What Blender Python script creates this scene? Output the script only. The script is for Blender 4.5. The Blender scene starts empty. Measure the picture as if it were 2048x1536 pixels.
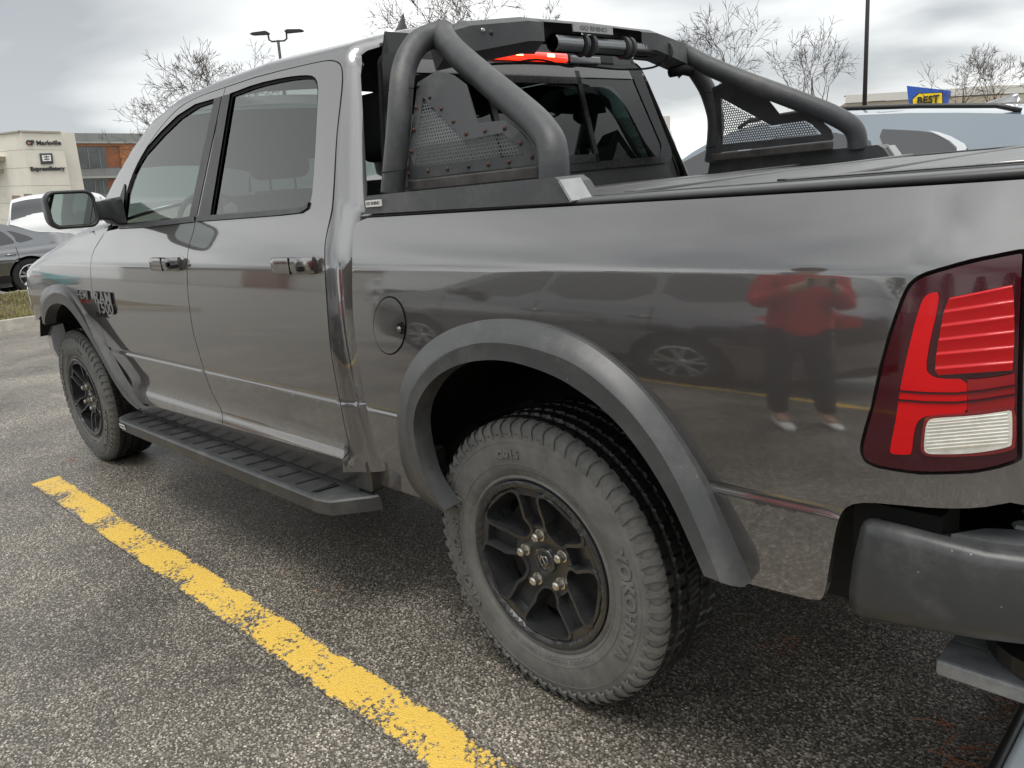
import bpy, bmesh, math, random
import numpy as np
from mathutils import Vector, Matrix, geometry
random.seed(7)
R_=math.radians
scene=bpy.context.scene
C=scene.collection
# ---------------------------------------------------------------- camera
CAM=np.array([1.318,-1.253,1.352]); YAW,PITCH,ROLL,FOC=R_(46.152),R_(14.418),R_(-5.704),1568.5
def _axes():
    cy,sy,cp,sp=math.cos(YAW),math.sin(YAW),math.cos(PITCH),math.sin(PITCH)
    f=np.array([-sy*cp,cy*cp,-sp]); r=np.array([cy,sy,0.]); u=np.cross(r,f)
    cr,sr=math.cos(ROLL),math.sin(ROLL)
    return cr*r+sr*u,-sr*r+cr*u,f
AR,AU,AF=_axes()
cam=bpy.data.cameras.new('camera'); co=bpy.data.objects.new('camera',cam); C.objects.link(co)
cam.sensor_fit='HORIZONTAL'; cam.sensor_width=36; cam.lens=FOC/2048*36; cam.clip_start=.05; cam.clip_end=2000
M=Matrix(((AR[0],AU[0],-AF[0],CAM[0]),(AR[1],AU[1],-AF[1],CAM[1]),(AR[2],AU[2],-AF[2],CAM[2]),(0,0,0,1)))
co.matrix_world=M; scene.camera=co
scene.view_settings.view_transform='Standard'; scene.view_settings.look='None'
scene.view_settings.exposure=1.10; scene.view_settings.gamma=1
# ---------------------------------------------------------------- world: sky texture under a broken cloud deck
W=bpy.data.worlds.new('World'); scene.world=W; W.use_nodes=True
nt=W.node_tree; nt.nodes.clear()
def N(nt,t,**k):
    n=nt.nodes.new(t)
    for a,b in k.items(): setattr(n,a,b)
    return n
SUN_EL,SUN_AZ=R_(76),R_(30)
sky=N(nt,'ShaderNodeTexSky',sky_type='NISHITA'); sky.sun_disc=False; sky.sun_elevation=SUN_EL; sky.sun_rotation=R_(135)
bg1=N(nt,'ShaderNodeBackground'); bg1.inputs['Strength'].default_value=.09
bg2=N(nt,'ShaderNodeBackground'); bg2.inputs['Strength'].default_value=1.0
tc=N(nt,'ShaderNodeTexCoord'); sx=N(nt,'ShaderNodeSeparateXYZ'); L=nt.links.new
L(tc.outputs['Generated'],sx.inputs[0])
zz=N(nt,'ShaderNodeMath',operation='MAXIMUM'); L(sx.outputs['Z'],zz.inputs[0]); zz.inputs[1].default_value=0
za=N(nt,'ShaderNodeMath',operation='ADD'); L(zz.outputs[0],za.inputs[0]); za.inputs[1].default_value=.22
dx=N(nt,'ShaderNodeMath',operation='DIVIDE'); L(sx.outputs['X'],dx.inputs[0]); L(za.outputs[0],dx.inputs[1])
dy=N(nt,'ShaderNodeMath',operation='DIVIDE'); L(sx.outputs['Y'],dy.inputs[0]); L(za.outputs[0],dy.inputs[1])
cx=N(nt,'ShaderNodeCombineXYZ'); L(dx.outputs[0],cx.inputs[0]); L(dy.outputs[0],cx.inputs[1]); cx.inputs[2].default_value=3.7
n1=N(nt,'ShaderNodeTexNoise'); n1.inputs['Scale'].default_value=.85; n1.inputs['Detail'].default_value=5; n1.inputs['Roughness'].default_value=.45; n1.inputs['Distortion'].default_value=.3
L(cx.outputs[0],n1.inputs['Vector'])
cr=N(nt,'ShaderNodeValToRGB'); e=cr.color_ramp.elements
e[0].position=.36; e[0].color=(.27,.28,.288,1); e[1].position=.59; e[1].color=(.66,.67,.655,1)
m=e.new(.46); m.color=(.44,.448,.445,1)

def mth(op,a,b,c=None):
    n=N(nt,'ShaderNodeMath',operation=op)
    for k,v in enumerate((a,b,c)):
        if v is None: continue
        if isinstance(v,(int,float)): n.inputs[k].default_value=v
        else: L(v,n.inputs[k])
    return n.outputs[0]
z_=zz.outputs[0]; nx_=mth('MAXIMUM',mth('MULTIPLY',sx.outputs['X'],-1.0),0.0)
bank=mth('MULTIPLY',mth('MULTIPLY',mth('MULTIPLY',z_,z_),mth('SUBTRACT',1.0,z_)),nx_)   # a thicker bank of cloud up ahead of the truck
L(mth('MULTIPLY_ADD',bank,-5.4,mth('MULTIPLY_ADD',z_,.35,.98)),bg2.inputs['Strength'])
L(n1.outputs['Fac'],cr.inputs[0]); L(cr.outputs[0],bg2.inputs['Color']); L(sky.outputs[0],bg1.inputs['Color'])
mx=N(nt,'ShaderNodeMixShader'); mx.inputs[0].default_value=.93; out=N(nt,'ShaderNodeOutputWorld')
L(bg1.outputs[0],mx.inputs[1]); L(bg2.outputs[0],mx.inputs[2]); L(mx.outputs[0],out.inputs[0])
sun=bpy.data.lights.new('sun','SUN'); sun.energy=1.1; sun.angle=R_(30); sun.color=(1,.96,.9)
so=bpy.data.objects.new('sun',sun); C.objects.link(so)
sd=Vector((math.cos(SUN_EL)*math.sin(SUN_AZ),-math.cos(SUN_EL)*math.cos(SUN_AZ),math.sin(SUN_EL)))
so.rotation_euler=sd.to_track_quat('Z','Y').to_euler()
# ---------------------------------------------------------------- pixel (2048x1536 photo) to 3D helpers
def ray(x,y): return CAM, AF+AR*(x-1024)/FOC-AU*(y-768)/FOC
def onP(x,y,ax,v):
    o,d=ray(x,y); t=(v-o[ax])/d[ax]; return o+t*d
def at(x,y,dist):
    o,d=ray(x,y); return o+d*dist
def onPlane(x,y,p,n):
    o,d=ray(x,y); return o+d*(np.dot(np.array(p)-o,n)/np.dot(d,n))
# ---------------------------------------------------------------- object helpers
def tag(o,label=None,cat=None,group=None,kind=None):
    for k,v in (('label',label),('category',cat),('group',group),('kind',kind)):
        if v: o[k]=v
    return o
def thing(name,label,cat,loc=(0,0,0),rot=(0,0,0),group=None):
    o=bpy.data.objects.new(name,None); C.objects.link(o); o.location=loc; o.rotation_euler=rot; o.empty_display_size=.1
    return tag(o,label,cat,group)
def copy_tree(o,parent=None):
    c=o.copy(); C.objects.link(c)
    if parent: c.parent=parent
    for ch in list(o.children): copy_tree(ch,c)
    return c
def mobj(name,vs,fs,m,parent=None,smooth=False,normals=None,ang=None):
    me=bpy.data.meshes.new(name); me.from_pydata([tuple(map(float,v)) for v in vs],[],[tuple(map(int,f)) for f in fs])
    me.validate(); me.update()
    if smooth or normals is not None:
        me.polygons.foreach_set('use_smooth',[True]*len(me.polygons))
    if ang is not None:
        me.polygons.foreach_set('use_smooth',[True]*len(me.polygons)); me.set_sharp_from_angle(angle=R_(ang))
    if normals is not None: me.normals_split_custom_set_from_vertices([tuple(map(float,n)) for n in normals])
    if m: me.materials.append(m)
    o=bpy.data.objects.new(name,me); C.objects.link(o)
    if parent: o.parent=parent
    return o
class MB:
    """collects shapes into one mesh"""
    def __init__(s): s.v=[]; s.f=[]
    def add(s,vs,fs):
        b=len(s.v); s.v+= [tuple(v) for v in vs]; s.f+=[tuple(b+i for i in f) for f in fs]; return s
    def box(s,a,b,bev=0):
        x0,y0,z0=a; x1,y1,z1=b
        if not bev:
            return s.add([(x0,y0,z0),(x1,y0,z0),(x1,y1,z0),(x0,y1,z0),(x0,y0,z1),(x1,y0,z1),(x1,y1,z1),(x0,y1,z1)],
              [(0,3,2,1),(4,5,6,7),(0,1,5,4),(1,2,6,5),(2,3,7,6),(3,0,4,7)])
        bm=bmesh.new(); bmesh.ops.create_cube(bm,size=1)
        for v in bm.verts: v.co=Vector(((x0+x1)/2+v.co.x*(x1-x0),(y0+y1)/2+v.co.y*(y1-y0),(z0+z1)/2+v.co.z*(z1-z0)))
        bmesh.ops.bevel(bm,geom=bm.edges[:],offset=bev,segments=2,affect='EDGES',profile=.5)
        s.bm(bm); return s
    def bm(s,bm):
        bm.verts.ensure_lookup_table(); bm.verts.index_update()
        s.add([v.co[:] for v in bm.verts],[[v.index for v in f.verts] for f in bm.faces]); bm.free()
    def prism(s,pts,axis,a,b):
        """polygon pts (2D) extruded along axis from a to b"""
        n=len(pts)
        def P(p,t): return (t,p[0],p[1]) if axis==0 else (p[0],t,p[1]) if axis==1 else (p[0],p[1],t)
        return s.add([P(p,a) for p in pts]+[P(p,b) for p in pts],[tuple(range(n)),tuple(range(2*n-1,n-1,-1))]+[(i,i+n,(i+1)%n+n,(i+1)%n) for i in range(n)])
    def tube(s,path,r,seg=12,cap=True):
        path=[Vector(p) for p in path]; n=len(path); rr=r if hasattr(r,'__len__') else [r]*n
        b=len(s.v); ref=None
        for i,p in enumerate(path):
            t=(path[min(i+1,n-1)]-path[max(i-1,0)]).normalized()
            if ref is None:
                ref=t.orthogonal().normalized()
            ref=(ref-t*ref.dot(t)).normalized(); bi=t.cross(ref)
            for k in range(seg):
                a=2*math.pi*k/seg; s.v.append(tuple(p+(ref*math.cos(a)+bi*math.sin(a))*rr[i]))
        for i in range(n-1):
            for k in range(seg):
                s.f.append((b+i*seg+k,b+i*seg+(k+1)%seg,b+(i+1)*seg+(k+1)%seg,b+(i+1)*seg+k))
        if cap: s.f.append(tuple(b+k for k in range(seg-1,-1,-1))); s.f.append(tuple(b+(n-1)*seg+k for k in range(seg)))
        return s
    def lathe(s,prof,c,seg=48,axis='y',a0=0,a1=2*math.pi,closed=False):
        """prof: list (r, h) ; axis y: h along +y from c"""
        b=len(s.v); n=len(prof); full=abs(a1-a0-2*math.pi)<1e-6; m=seg if full else seg+1
        for k in range(m):
            a=a0+(a1-a0)*k/seg; ca,sa=math.cos(a),math.sin(a)
            for r,h in prof:
                if axis=='y': s.v.append((c[0]+r*ca,c[1]+h,c[2]+r*sa))
                elif axis=='x': s.v.append((c[0]+h,c[1]+r*ca,c[2]+r*sa))
                else: s.v.append((c[0]+r*ca,c[1]+r*sa,c[2]+h))
        for k in range(seg):
            k2=(k+1)%m
            for i in range(n-1 if not closed else n):
                j=(i+1)%n; s.f.append((b+k*n+i,b+k2*n+i,b+k2*n+j,b+k*n+j))
        return s
    def grid(s,rows,closed=False):
        b=len(s.v); n=len(rows[0])
        for r in rows: s.v+=[tuple(p) for p in r]
        for i in range(len(rows)-1):
            for j in range(n-1 if not closed else n):
                k=(j+1)%n; s.f.append((b+i*n+j,b+i*n+k,b+(i+1)*n+k,b+(i+1)*n+j))
        return s
    def build(s,name,m,parent=None,smooth=False,ang=None): return mobj(name,s.v,s.f,m,parent,smooth,None,ang)
def mirrored(o,name=None,parent=None,W=2.0):
    me=o.data; n=len(me.vertices); co_=np.empty(n*3); me.vertices.foreach_get('co',co_); co_=co_.reshape(-1,3); co_[:,1]=W-co_[:,1]
    fs=[tuple(reversed(p.vertices)) for p in me.polygons]
    q=mobj(name or o.name.split('.')[0],co_,fs,me.materials[0] if me.materials else None,parent or o.parent)
    q.data.polygons.foreach_set('use_smooth',[p.use_smooth for p in me.polygons])
    if me.has_custom_normals:
        nn=np.zeros((n,3)); 
        for l,cn in zip(me.loops,me.corner_normals): nn[l.vertex_index]=cn.vector
        nn[:,1]*=-1; q.data.normals_split_custom_set_from_vertices([tuple(v) for v in nn])
    elif me.polygons and me.polygons[0].use_smooth: q.data.set_sharp_from_angle(angle=R_(35))
    return q
def chaikin(p,it=2,closed=False):
    p=[tuple(q) for q in p]
    for _ in range(it):
        n=len(p); o=[] if closed else [p[0]]
        for i in range(n if closed else n-1):
            a,b=p[i],p[(i+1)%n]
            o.append(tuple(.75*s+.25*t for s,t in zip(a,b))); o.append(tuple(.25*s+.75*t for s,t in zip(a,b)))
        if not closed: o.append(p[-1])
        p=o
    return p
def resample(p,n):
    p=np.array(p,float); d=np.r_[0,np.cumsum(np.linalg.norm(np.diff(p,axis=0),axis=1))]; t=np.linspace(0,d[-1],n)
    return np.stack([np.interp(t,d,p[:,k]) for k in range(p.shape[1])],1)
def inpoly(pts,poly):
    x,y=pts[:,0],pts[:,1]; P=np.array(poly); n=len(P); ins=np.zeros(len(pts),bool); j=n-1
    for i in range(n):
        xi,yi=P[i]; xj,yj=P[j]
        c=((yi>y)!=(yj>y))
        with np.errstate(divide='ignore',invalid='ignore'): c&=(x<(xj-xi)*(y-yi)/(yj-yi+1e-18)+xi)
        ins^=c; j=i
    return ins
def shrink(poly,d):
    P=np.array(poly,float); n=len(P); a=np.sum(P[:,0]*np.roll(P[:,1],-1)-np.roll(P[:,0],-1)*P[:,1])/2
    e=np.roll(P,-1,0)-P; e/=np.linalg.norm(e,axis=1)[:,None]+1e-12
    nn=np.stack([-e[:,1],e[:,0]],1)*(1 if a>0 else -1); m_=nn+np.roll(nn,1,0); m_/=(1+np.sum(nn*np.roll(nn,1,0),1))[:,None].clip(.35,3)
    return P+m_*d
def dedupe(p,eps=.002):
    o=[p[0]]
    for q in p[1:]:
        if abs(q[0]-o[-1][0])+abs(q[1]-o[-1][1])>eps: o.append(q)
    if abs(o[0][0]-o[-1][0])+abs(o[0][1]-o[-1][1])<eps: o.pop()
    return o
def densify(p,d):
    p=[np.array(q,float) for q in p]; o=[]
    for i in range(len(p)):
        a,b=p[i],p[(i+1)%len(p)]; k=max(1,int(math.ceil(np.linalg.norm(b-a)/d))); o+=[tuple(a+(b-a)*j/k) for j in range(k)]
    return o
def cdt_mesh(outline,holes=(),h=.03,extra=(),zrows=()):
    """triangulated 2D region with an inner grid -> verts, tris, boundary loops"""
    loops=[np.array(dedupe(list(map(tuple,outline))))]+[np.array(dedupe(list(map(tuple,q)))) for q in holes]
    vs=[];es=[];lp=[]
    for l in loops+[np.array(q) for q in extra]:
        b=len(vs); n=len(l); vs+=[tuple(p) for p in l]; es+=[(b+i,b+(i+1)%n) for i in range(n)]; lp.append((b,n))
    o=loops[0]; x0,y0=o.min(0); x1,y1=o.max(0)
    gx,gy=np.meshgrid(np.arange(x0+h/2,x1,h),np.arange(y0+h/2,y1,h)); gx=gx+(np.arange(gx.shape[0])%2)[:,None]*h*.5
    g=np.stack([gx.ravel(),gy.ravel()],1); k=inpoly(g,o)
    for l in loops[1:]: k&=~inpoly(g,l)
    allb=np.array(vs); g=g[k]
    if len(zrows):
        zr=[z for z in zrows if y0+.004<z<y1-.004]
        for z in zr: g=g[np.abs(g[:,1]-z)>.006]
        if zr:
            X=np.arange(x0+.01,x1,h*.8); q=np.array([(x,z) for z in zr for x in X]); k=inpoly(q,o)
            for l in loops[1:]: k&=~inpoly(q,l)
            q=q[k]; q=q[np.array([((allb-p)**2).sum(1).min()>.006**2 for p in q],bool)] if len(q) else q
            zq=q
        else: zq=np.zeros((0,2))
    else: zq=np.zeros((0,2))
    dd=np.ones(len(g),bool)
    for s in range(0,len(g),2000):
        q=g[s:s+2000]; dd[s:s+2000]=(((q[:,None]-allb[None])**2).sum(2).min(1)>(h*.35)**2)
    g=np.concatenate([g[dd],zq])
    r=geometry.delaunay_2d_cdt([Vector(p) for p in vs]+[Vector(p) for p in g],es,[],0,1e-7)
    V=np.array([v[:] for v in r[0]]); T=np.array([f for f in r[2] if len(f)==3])
    cen=V[T].mean(1); k=inpoly(cen,o)
    for l in loops[1:]: k&=~inpoly(cen,l)
    T=T[k]
    # orient
    a=V[T]; ar=(a[:,1,0]-a[:,0,0])*(a[:,2,1]-a[:,0,1])-(a[:,2,0]-a[:,0,0])*(a[:,1,1]-a[:,0,1]); T[ar<0]=T[ar<0][:,::-1]
    return V,T,loops
def surf(F,V,off=0.):
    """3D points and normals of map F(x,v) at V, pushed outwards by off"""
    e=8e-4
    P=F(V[:,0],V[:,1]); du=F(V[:,0]+e,V[:,1])-F(V[:,0]-e,V[:,1]); dv=F(V[:,0],V[:,1]+e)-F(V[:,0],V[:,1]-e)
    n=np.cross(du,dv); n/=np.linalg.norm(n,axis=1)[:,None]+1e-12
    return P+n*off,n
def panel(name,F,outline,m,parent,holes=(),h=.035,off=0.,gap=.0025,flange=.018,mirror=True,thick=0,zrows=()):
    """body panel: outline in (x,v); edges shrunk by gap and turned inwards by flange"""
    outline=densify(dedupe(list(map(tuple,outline))),h*1.3); o=shrink(outline,gap) if gap else np.array(outline); holes=[densify(dedupe(list(map(tuple,q))),h*1.3) for q in holes]
    hs=[shrink(dedupe(list(map(tuple,q))),-gap*0) for q in holes]
    V,T,loops=cdt_mesh(o,hs,h,zrows=zrows)
    P,n=surf(F,V,off); vs=list(P); ns=list(n); fs=[tuple(t) for t in T]
    if flange:
        for l in loops:
            l=np.array(l); A,na=surf(F,l,off); B=A-na*flange; k=len(l); b=len(vs)
            c=l.mean(0); t3=np.roll(A,-1,0)-np.roll(A,1,0); on=np.cross(t3,na); on/=np.linalg.norm(on,axis=1)[:,None]+1e-12
            a2=np.sum(l[:,0]*np.roll(l[:,1],-1)-np.roll(l[:,0],-1)*l[:,1])
            if a2<0: on=-on
            vs+=list(A)+list(B); ns+=list(on)+list(on)
            fs+=[(b+i,b+i+k,b+(i+1)%k+k,b+(i+1)%k) for i in range(k)]
    q=mobj(name,vs,fs,m,parent,normals=ns)
    if mirror: mirrored(q)
    return q
def text_geo(s,size,ext=.004,bold=0.,bev=0.):
    cu=bpy.data.curves.new('t','FONT'); cu.body=s; cu.size=size; cu.extrude=ext; cu.offset=bold; cu.bevel_depth=bev; cu.resolution_u=3; cu.align_x='CENTER'; cu.align_y='CENTER'
    ob=bpy.data.objects.new('t',cu); C.objects.link(ob)
    me=bpy.data.meshes.new_from_object(ob.evaluated_get(bpy.context.evaluated_depsgraph_get()))
    v=np.array([p.co[:] for p in me.vertices]); f=[tuple(p.vertices) for p in me.polygons]
    bpy.data.objects.remove(ob); bpy.data.curves.remove(cu); bpy.data.meshes.remove(me)
    return v,f
# ---------------------------------------------------------------- materials
def mat(name,col,rough=.5,metal=0,coat=0,coat_r=.03,spec=.5,noise=None,bump=None,emit=None,trans=0,ior=1.45,alpha=1,sheen=0,specks=0):
    m=bpy.data.materials.new(name); m.use_nodes=True; t=m.node_tree; b=t.nodes['Principled BSDF']; L=t.links.new
    b.inputs['Base Color'].default_value=(*col,1); b.inputs['Roughness'].default_value=rough; b.inputs['Metallic'].default_value=metal
    b.inputs['Coat Weight'].default_value=coat; b.inputs['Coat Roughness'].default_value=coat_r; b.inputs['Specular IOR Level'].default_value=spec
    b.inputs['IOR'].default_value=ior; b.inputs['Transmission Weight'].default_value=trans; b.inputs['Alpha'].default_value=alpha
    if emit: b.inputs['Emission Color'].default_value=(*emit[0],1); b.inputs['Emission Strength'].default_value=emit[1]
    tcn=t.nodes.new('ShaderNodeTexCoord')
    if noise:  # (scale, amount, [stretch])
        n=t.nodes.new('ShaderNodeTexNoise'); n.inputs['Scale'].default_value=noise[0]; n.inputs['Detail'].default_value=6; n.inputs['Roughness'].default_value=.65
        L(tcn.outputs['Object'],n.inputs['Vector'])
        mr=t.nodes.new('ShaderNodeMapRange'); mr.inputs[1].default_value=.3; mr.inputs[2].default_value=.7; mr.inputs[3].default_value=1-noise[1]; mr.inputs[4].default_value=1+noise[1]
        L(n.outputs['Fac'],mr.inputs[0])
        mm=t.nodes.new('ShaderNodeVectorMath'); mm.operation='SCALE'; mm.inputs[0].default_value=col; L(mr.outputs[0],mm.inputs['Scale']); L(mm.outputs[0],b.inputs['Base Color'])
        rr=t.nodes.new('ShaderNodeMapRange'); rr.inputs[1].default_value=.3; rr.inputs[2].default_value=.7; rr.inputs[3].default_value=max(0,rough-.07); rr.inputs[4].default_value=min(1,rough+.07)
        L(n.outputs['Fac'],rr.inputs[0]); L(rr.outputs[0],b.inputs['Roughness'])
    if specks:
        v=t.nodes.new('ShaderNodeTexVoronoi'); v.inputs['Scale'].default_value=42; L(tcn.outputs['Object'],v.inputs['Vector'])
        sc_=t.nodes.new('ShaderNodeSeparateColor'); L(v.outputs['Color'],sc_.inputs[0])
        r1=t.nodes.new('ShaderNodeMapRange'); r1.inputs[1].default_value=0; r1.inputs[2].default_value=1; r1.inputs[3].default_value=-.06; r1.inputs[4].default_value=.075; L(sc_.outputs[0],r1.inputs[0])
        r2=t.nodes.new('ShaderNodeMath'); r2.operation='LESS_THAN'; L(v.outputs['Distance'],r2.inputs[0]); L(r1.outputs[0],r2.inputs[1])
        d2=t.nodes.new('ShaderNodeTexNoise'); d2.inputs['Scale'].default_value=5; d2.inputs['Detail'].default_value=9; d2.inputs['Roughness'].default_value=.75; L(tcn.outputs['Object'],d2.inputs['Vector'])
        r3=t.nodes.new('ShaderNodeMapRange'); r3.inputs[1].default_value=.50; r3.inputs[2].default_value=.72; r3.inputs[3].default_value=0; r3.inputs[4].default_value=.22; L(d2.outputs['Fac'],r3.inputs[0])
        r4=t.nodes.new('ShaderNodeMath'); r4.operation='MULTIPLY'; r4.inputs[1].default_value=specks; L(r2.outputs[0],r4.inputs[0]); r5=t.nodes.new('ShaderNodeMath'); r5.operation='MAXIMUM'; L(r4.outputs[0],r5.inputs[0]); L(r3.outputs[0],r5.inputs[1])
        mx_=t.nodes.new('ShaderNodeMix'); mx_.data_type='RGBA'; L(r5.outputs[0],mx_.inputs[0]); mx_.inputs[7].default_value=(.26,.25,.23,1)
        src=b.inputs['Base Color'].links[0].from_socket if b.inputs['Base Color'].links else None
        if src: L(src,mx_.inputs[6])
        else: mx_.inputs[6].default_value=(*col,1)
        L(mx_.outputs[2],b.inputs['Base Color'])
    if bump:   # (scale, strength, distance)
        n2=t.nodes.new('ShaderNodeTexNoise'); n2.inputs['Scale'].default_value=bump[0]; n2.inputs['Detail'].default_value=3
        L(tcn.outputs['Object'],n2.inputs['Vector']); bp=t.nodes.new('ShaderNodeBump'); bp.inputs['Strength'].default_value=bump[1]; bp.inputs['Distance'].default_value=bump[2]
        L(n2.outputs['Fac'],bp.inputs['Height']); L(bp.outputs[0],b.inputs['Normal'])
    return m
def paint_mat(name,col,metal=.75,rough=.32,dirt=0.,wob=.00012,cior=2.6):
    m=mat(name,col,rough,metal,coat=1,coat_r=.04); t=m.node_tree; b=t.nodes['Principled BSDF']; L=t.links.new
    b.inputs['Coat IOR'].default_value=cior
    g=t.nodes.new('ShaderNodeTexCoord')
    v=t.nodes.new('ShaderNodeTexVoronoi'); v.inputs['Scale'].default_value=900; L(g.outputs['Object'],v.inputs['Vector'])
    mr=t.nodes.new('ShaderNodeMapRange'); mr.inputs[3].default_value=.92; mr.inputs[4].default_value=1.08; sp=t.nodes.new('ShaderNodeSeparateColor'); L(v.outputs['Color'],sp.inputs[0]); L(sp.outputs[0],mr.inputs[0])
    mm=t.nodes.new('ShaderNodeVectorMath'); mm.operation='SCALE'; mm.inputs[0].default_value=col; L(mr.outputs[0],mm.inputs['Scale'])
    last=mm.outputs[0]
    if dirt:
        # road film: a brownish dust that thickens towards the sills, plus specks
        s=t.nodes.new('ShaderNodeSeparateXYZ'); L(g.outputs['Object'],s.inputs[0])
        a=t.nodes.new('ShaderNodeMapRange'); a.inputs[1].default_value=.70; a.inputs[2].default_value=.535; a.inputs[3].default_value=0; a.inputs[4].default_value=dirt; L(s.outputs['Z'],a.inputs[0])
        n=t.nodes.new('ShaderNodeTexNoise'); n.inputs['Scale'].default_value=14; n.inputs['Detail'].default_value=8; n.inputs['Roughness'].default_value=.8; L(g.outputs['Object'],n.inputs['Vector'])
        c=t.nodes.new('ShaderNodeMapRange'); c.inputs[1].default_value=.38; c.inputs[2].default_value=.62; L(n.outputs['Fac'],c.inputs[0])
        k=t.nodes.new('ShaderNodeMath'); k.operation='MULTIPLY'; L(a.outputs[0],k.inputs[0]); L(c.outputs[0],k.inputs[1])
        n3=t.nodes.new('ShaderNodeTexVoronoi'); n3.inputs['Scale'].default_value=48; L(g.outputs['Object'],n3.inputs['Vector'])
        s3=t.nodes.new('ShaderNodeMapRange'); s3.inputs[1].default_value=.075; s3.inputs[2].default_value=.045; s3.inputs[3].default_value=0; s3.inputs[4].default_value=1; L(n3.outputs['Distance'],s3.inputs[0])
        sr=t.nodes.new('ShaderNodeSeparateColor'); L(n3.outputs['Color'],sr.inputs[0])
        st=t.nodes.new('ShaderNodeMath'); st.operation='GREATER_THAN'; st.inputs[1].default_value=.72; L(sr.outputs[0],st.inputs[0])
        s4=t.nodes.new('ShaderNodeMath'); s4.operation='MULTIPLY'; L(s3.outputs[0],s4.inputs[0]); L(st.outputs[0],s4.inputs[1])
        s5=t.nodes.new('ShaderNodeMath'); s5.operation='MULTIPLY'; s5.inputs[1].default_value=.35; L(s4.outputs[0],s5.inputs[0])
        mxx=t.nodes.new('ShaderNodeMath'); mxx.operation='MAXIMUM'; L(k.outputs[0],mxx.inputs[0]); L(s5.outputs[0],mxx.inputs[1])
        mc=t.nodes.new('ShaderNodeMix'); mc.data_type='RGBA'; L(mxx.outputs[0],mc.inputs[0]); L(last,mc.inputs[6]); mc.inputs[7].default_value=(.20,.18,.155,1); last=mc.outputs[2]
        cw=t.nodes.new('ShaderNodeMapRange'); cw.inputs[3].default_value=1; cw.inputs[4].default_value=.35; L(mxx.outputs[0],cw.inputs[0]); L(cw.outputs[0],b.inputs['Coat Weight'])
        mt=t.nodes.new('ShaderNodeMapRange'); mt.inputs[3].default_value=metal; mt.inputs[4].default_value=0; L(mxx.outputs[0],mt.inputs[0]); L(mt.outputs[0],b.inputs['Metallic'])
    L(last,b.inputs['Base Color'])
    if wob:
        n2=t.nodes.new('ShaderNodeTexNoise'); n2.inputs['Scale'].default_value=7; n2.inputs['Detail'].default_value=4; n2.inputs['Roughness'].default_value=.72; L(g.outputs['Object'],n2.inputs['Vector'])
        bp=t.nodes.new('ShaderNodeBump'); bp.inputs['Strength'].default_value=1; bp.inputs['Distance'].default_value=wob; L(n2.outputs['Fac'],bp.inputs['Height'])
        L(bp.outputs[0],b.inputs['Coat Normal'])
    return m
def glass_mat(name,tint,refl=.12,rough=0.,ior=1.55):
    m=bpy.data.materials.new(name); m.use_nodes=True; t=m.node_tree; t.nodes.clear(); L=t.links.new
    o=t.nodes.new('ShaderNodeOutputMaterial'); x=t.nodes.new('ShaderNodeMixShader'); tr=t.nodes.new('ShaderNodeBsdfTransparent'); g=t.nodes.new('ShaderNodeBsdfGlossy')
    tr.inputs[0].default_value=(*tint,1); g.inputs['Roughness'].default_value=rough; g.inputs['Color'].default_value=(1,1,1,1)
    lw=t.nodes.new('ShaderNodeFresnel'); lw.inputs[0].default_value=ior
    a=t.nodes.new('ShaderNodeMath'); a.operation='ADD'; a.use_clamp=True; a.inputs[1].default_value=refl; L(lw.outputs[0],a.inputs[0])
    L(a.outputs[0],x.inputs[0]); L(tr.outputs[0],x.inputs[1]); L(g.outputs[0],x.inputs[2]); L(x.outputs[0],o.inputs[0])
    return m
PAINT=paint_mat('granite_paint',(.084,.078,.076),metal=.6,rough=.38,dirt=.55)
CABP=paint_mat('granite_paint_cab',(.082,.078,.079),metal=.6,rough=.38)
TRIM=mat('satin_black_plastic',(.036,.038,.040),.42,specks=.4,noise=(25,.12),bump=(700,.25,.0006))
FLARE=mat('matte_grey_flare',(.056,.058,.060),.36,specks=.6,noise=(9,.10),bump=(900,.22,.0005))
BLK=mat('black_plastic',(.012,.012,.013),.45)
SEAL=mat('black_rubber_seal',(.004,.004,.004),.7,spec=.2)
TEX=mat('textured_black_powder_coat',(.045,.047,.05),.45,specks=.5,noise=(30,.12),bump=(1300,.6,.0008))
BARM=mat('sport_bar_coat',(.046,.048,.051),.42,specks=.35,noise=(14,.15),bump=(1500,.5,.0007))
LINER=mat('wheel_well_liner',(.008,.008,.008),.8,noise=(20,.5),bump=(60,.5,.004))
CHROME=mat('dark_chrome',(.30,.295,.29),.12,1,noise=(60,.12))
BRCH=mat('bright_chrome',(.75,.75,.75),.08,1)
STEEL=mat('lug_steel',(.55,.52,.46),.32,.9,noise=(90,.3))
RUST=mat('rusty_bolt',(.075,.035,.024),.75,.2,noise=(200,.5))
GLS=glass_mat('clear_side_glass',(.60,.76,.70),.01)
GLST=glass_mat('tinted_privacy_glass',(.24,.29,.27),.035)
GLSB=glass_mat('dark_back_glass',(.16,.22,.21),.02,ior=1.3)
GLSD=mat('dark_opaque_glass',(.03,.033,.036),.03,spec=.9,coat=1)
INT=mat('interior_dark',(.03,.03,.032),.8,noise=(30,.2))
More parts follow.
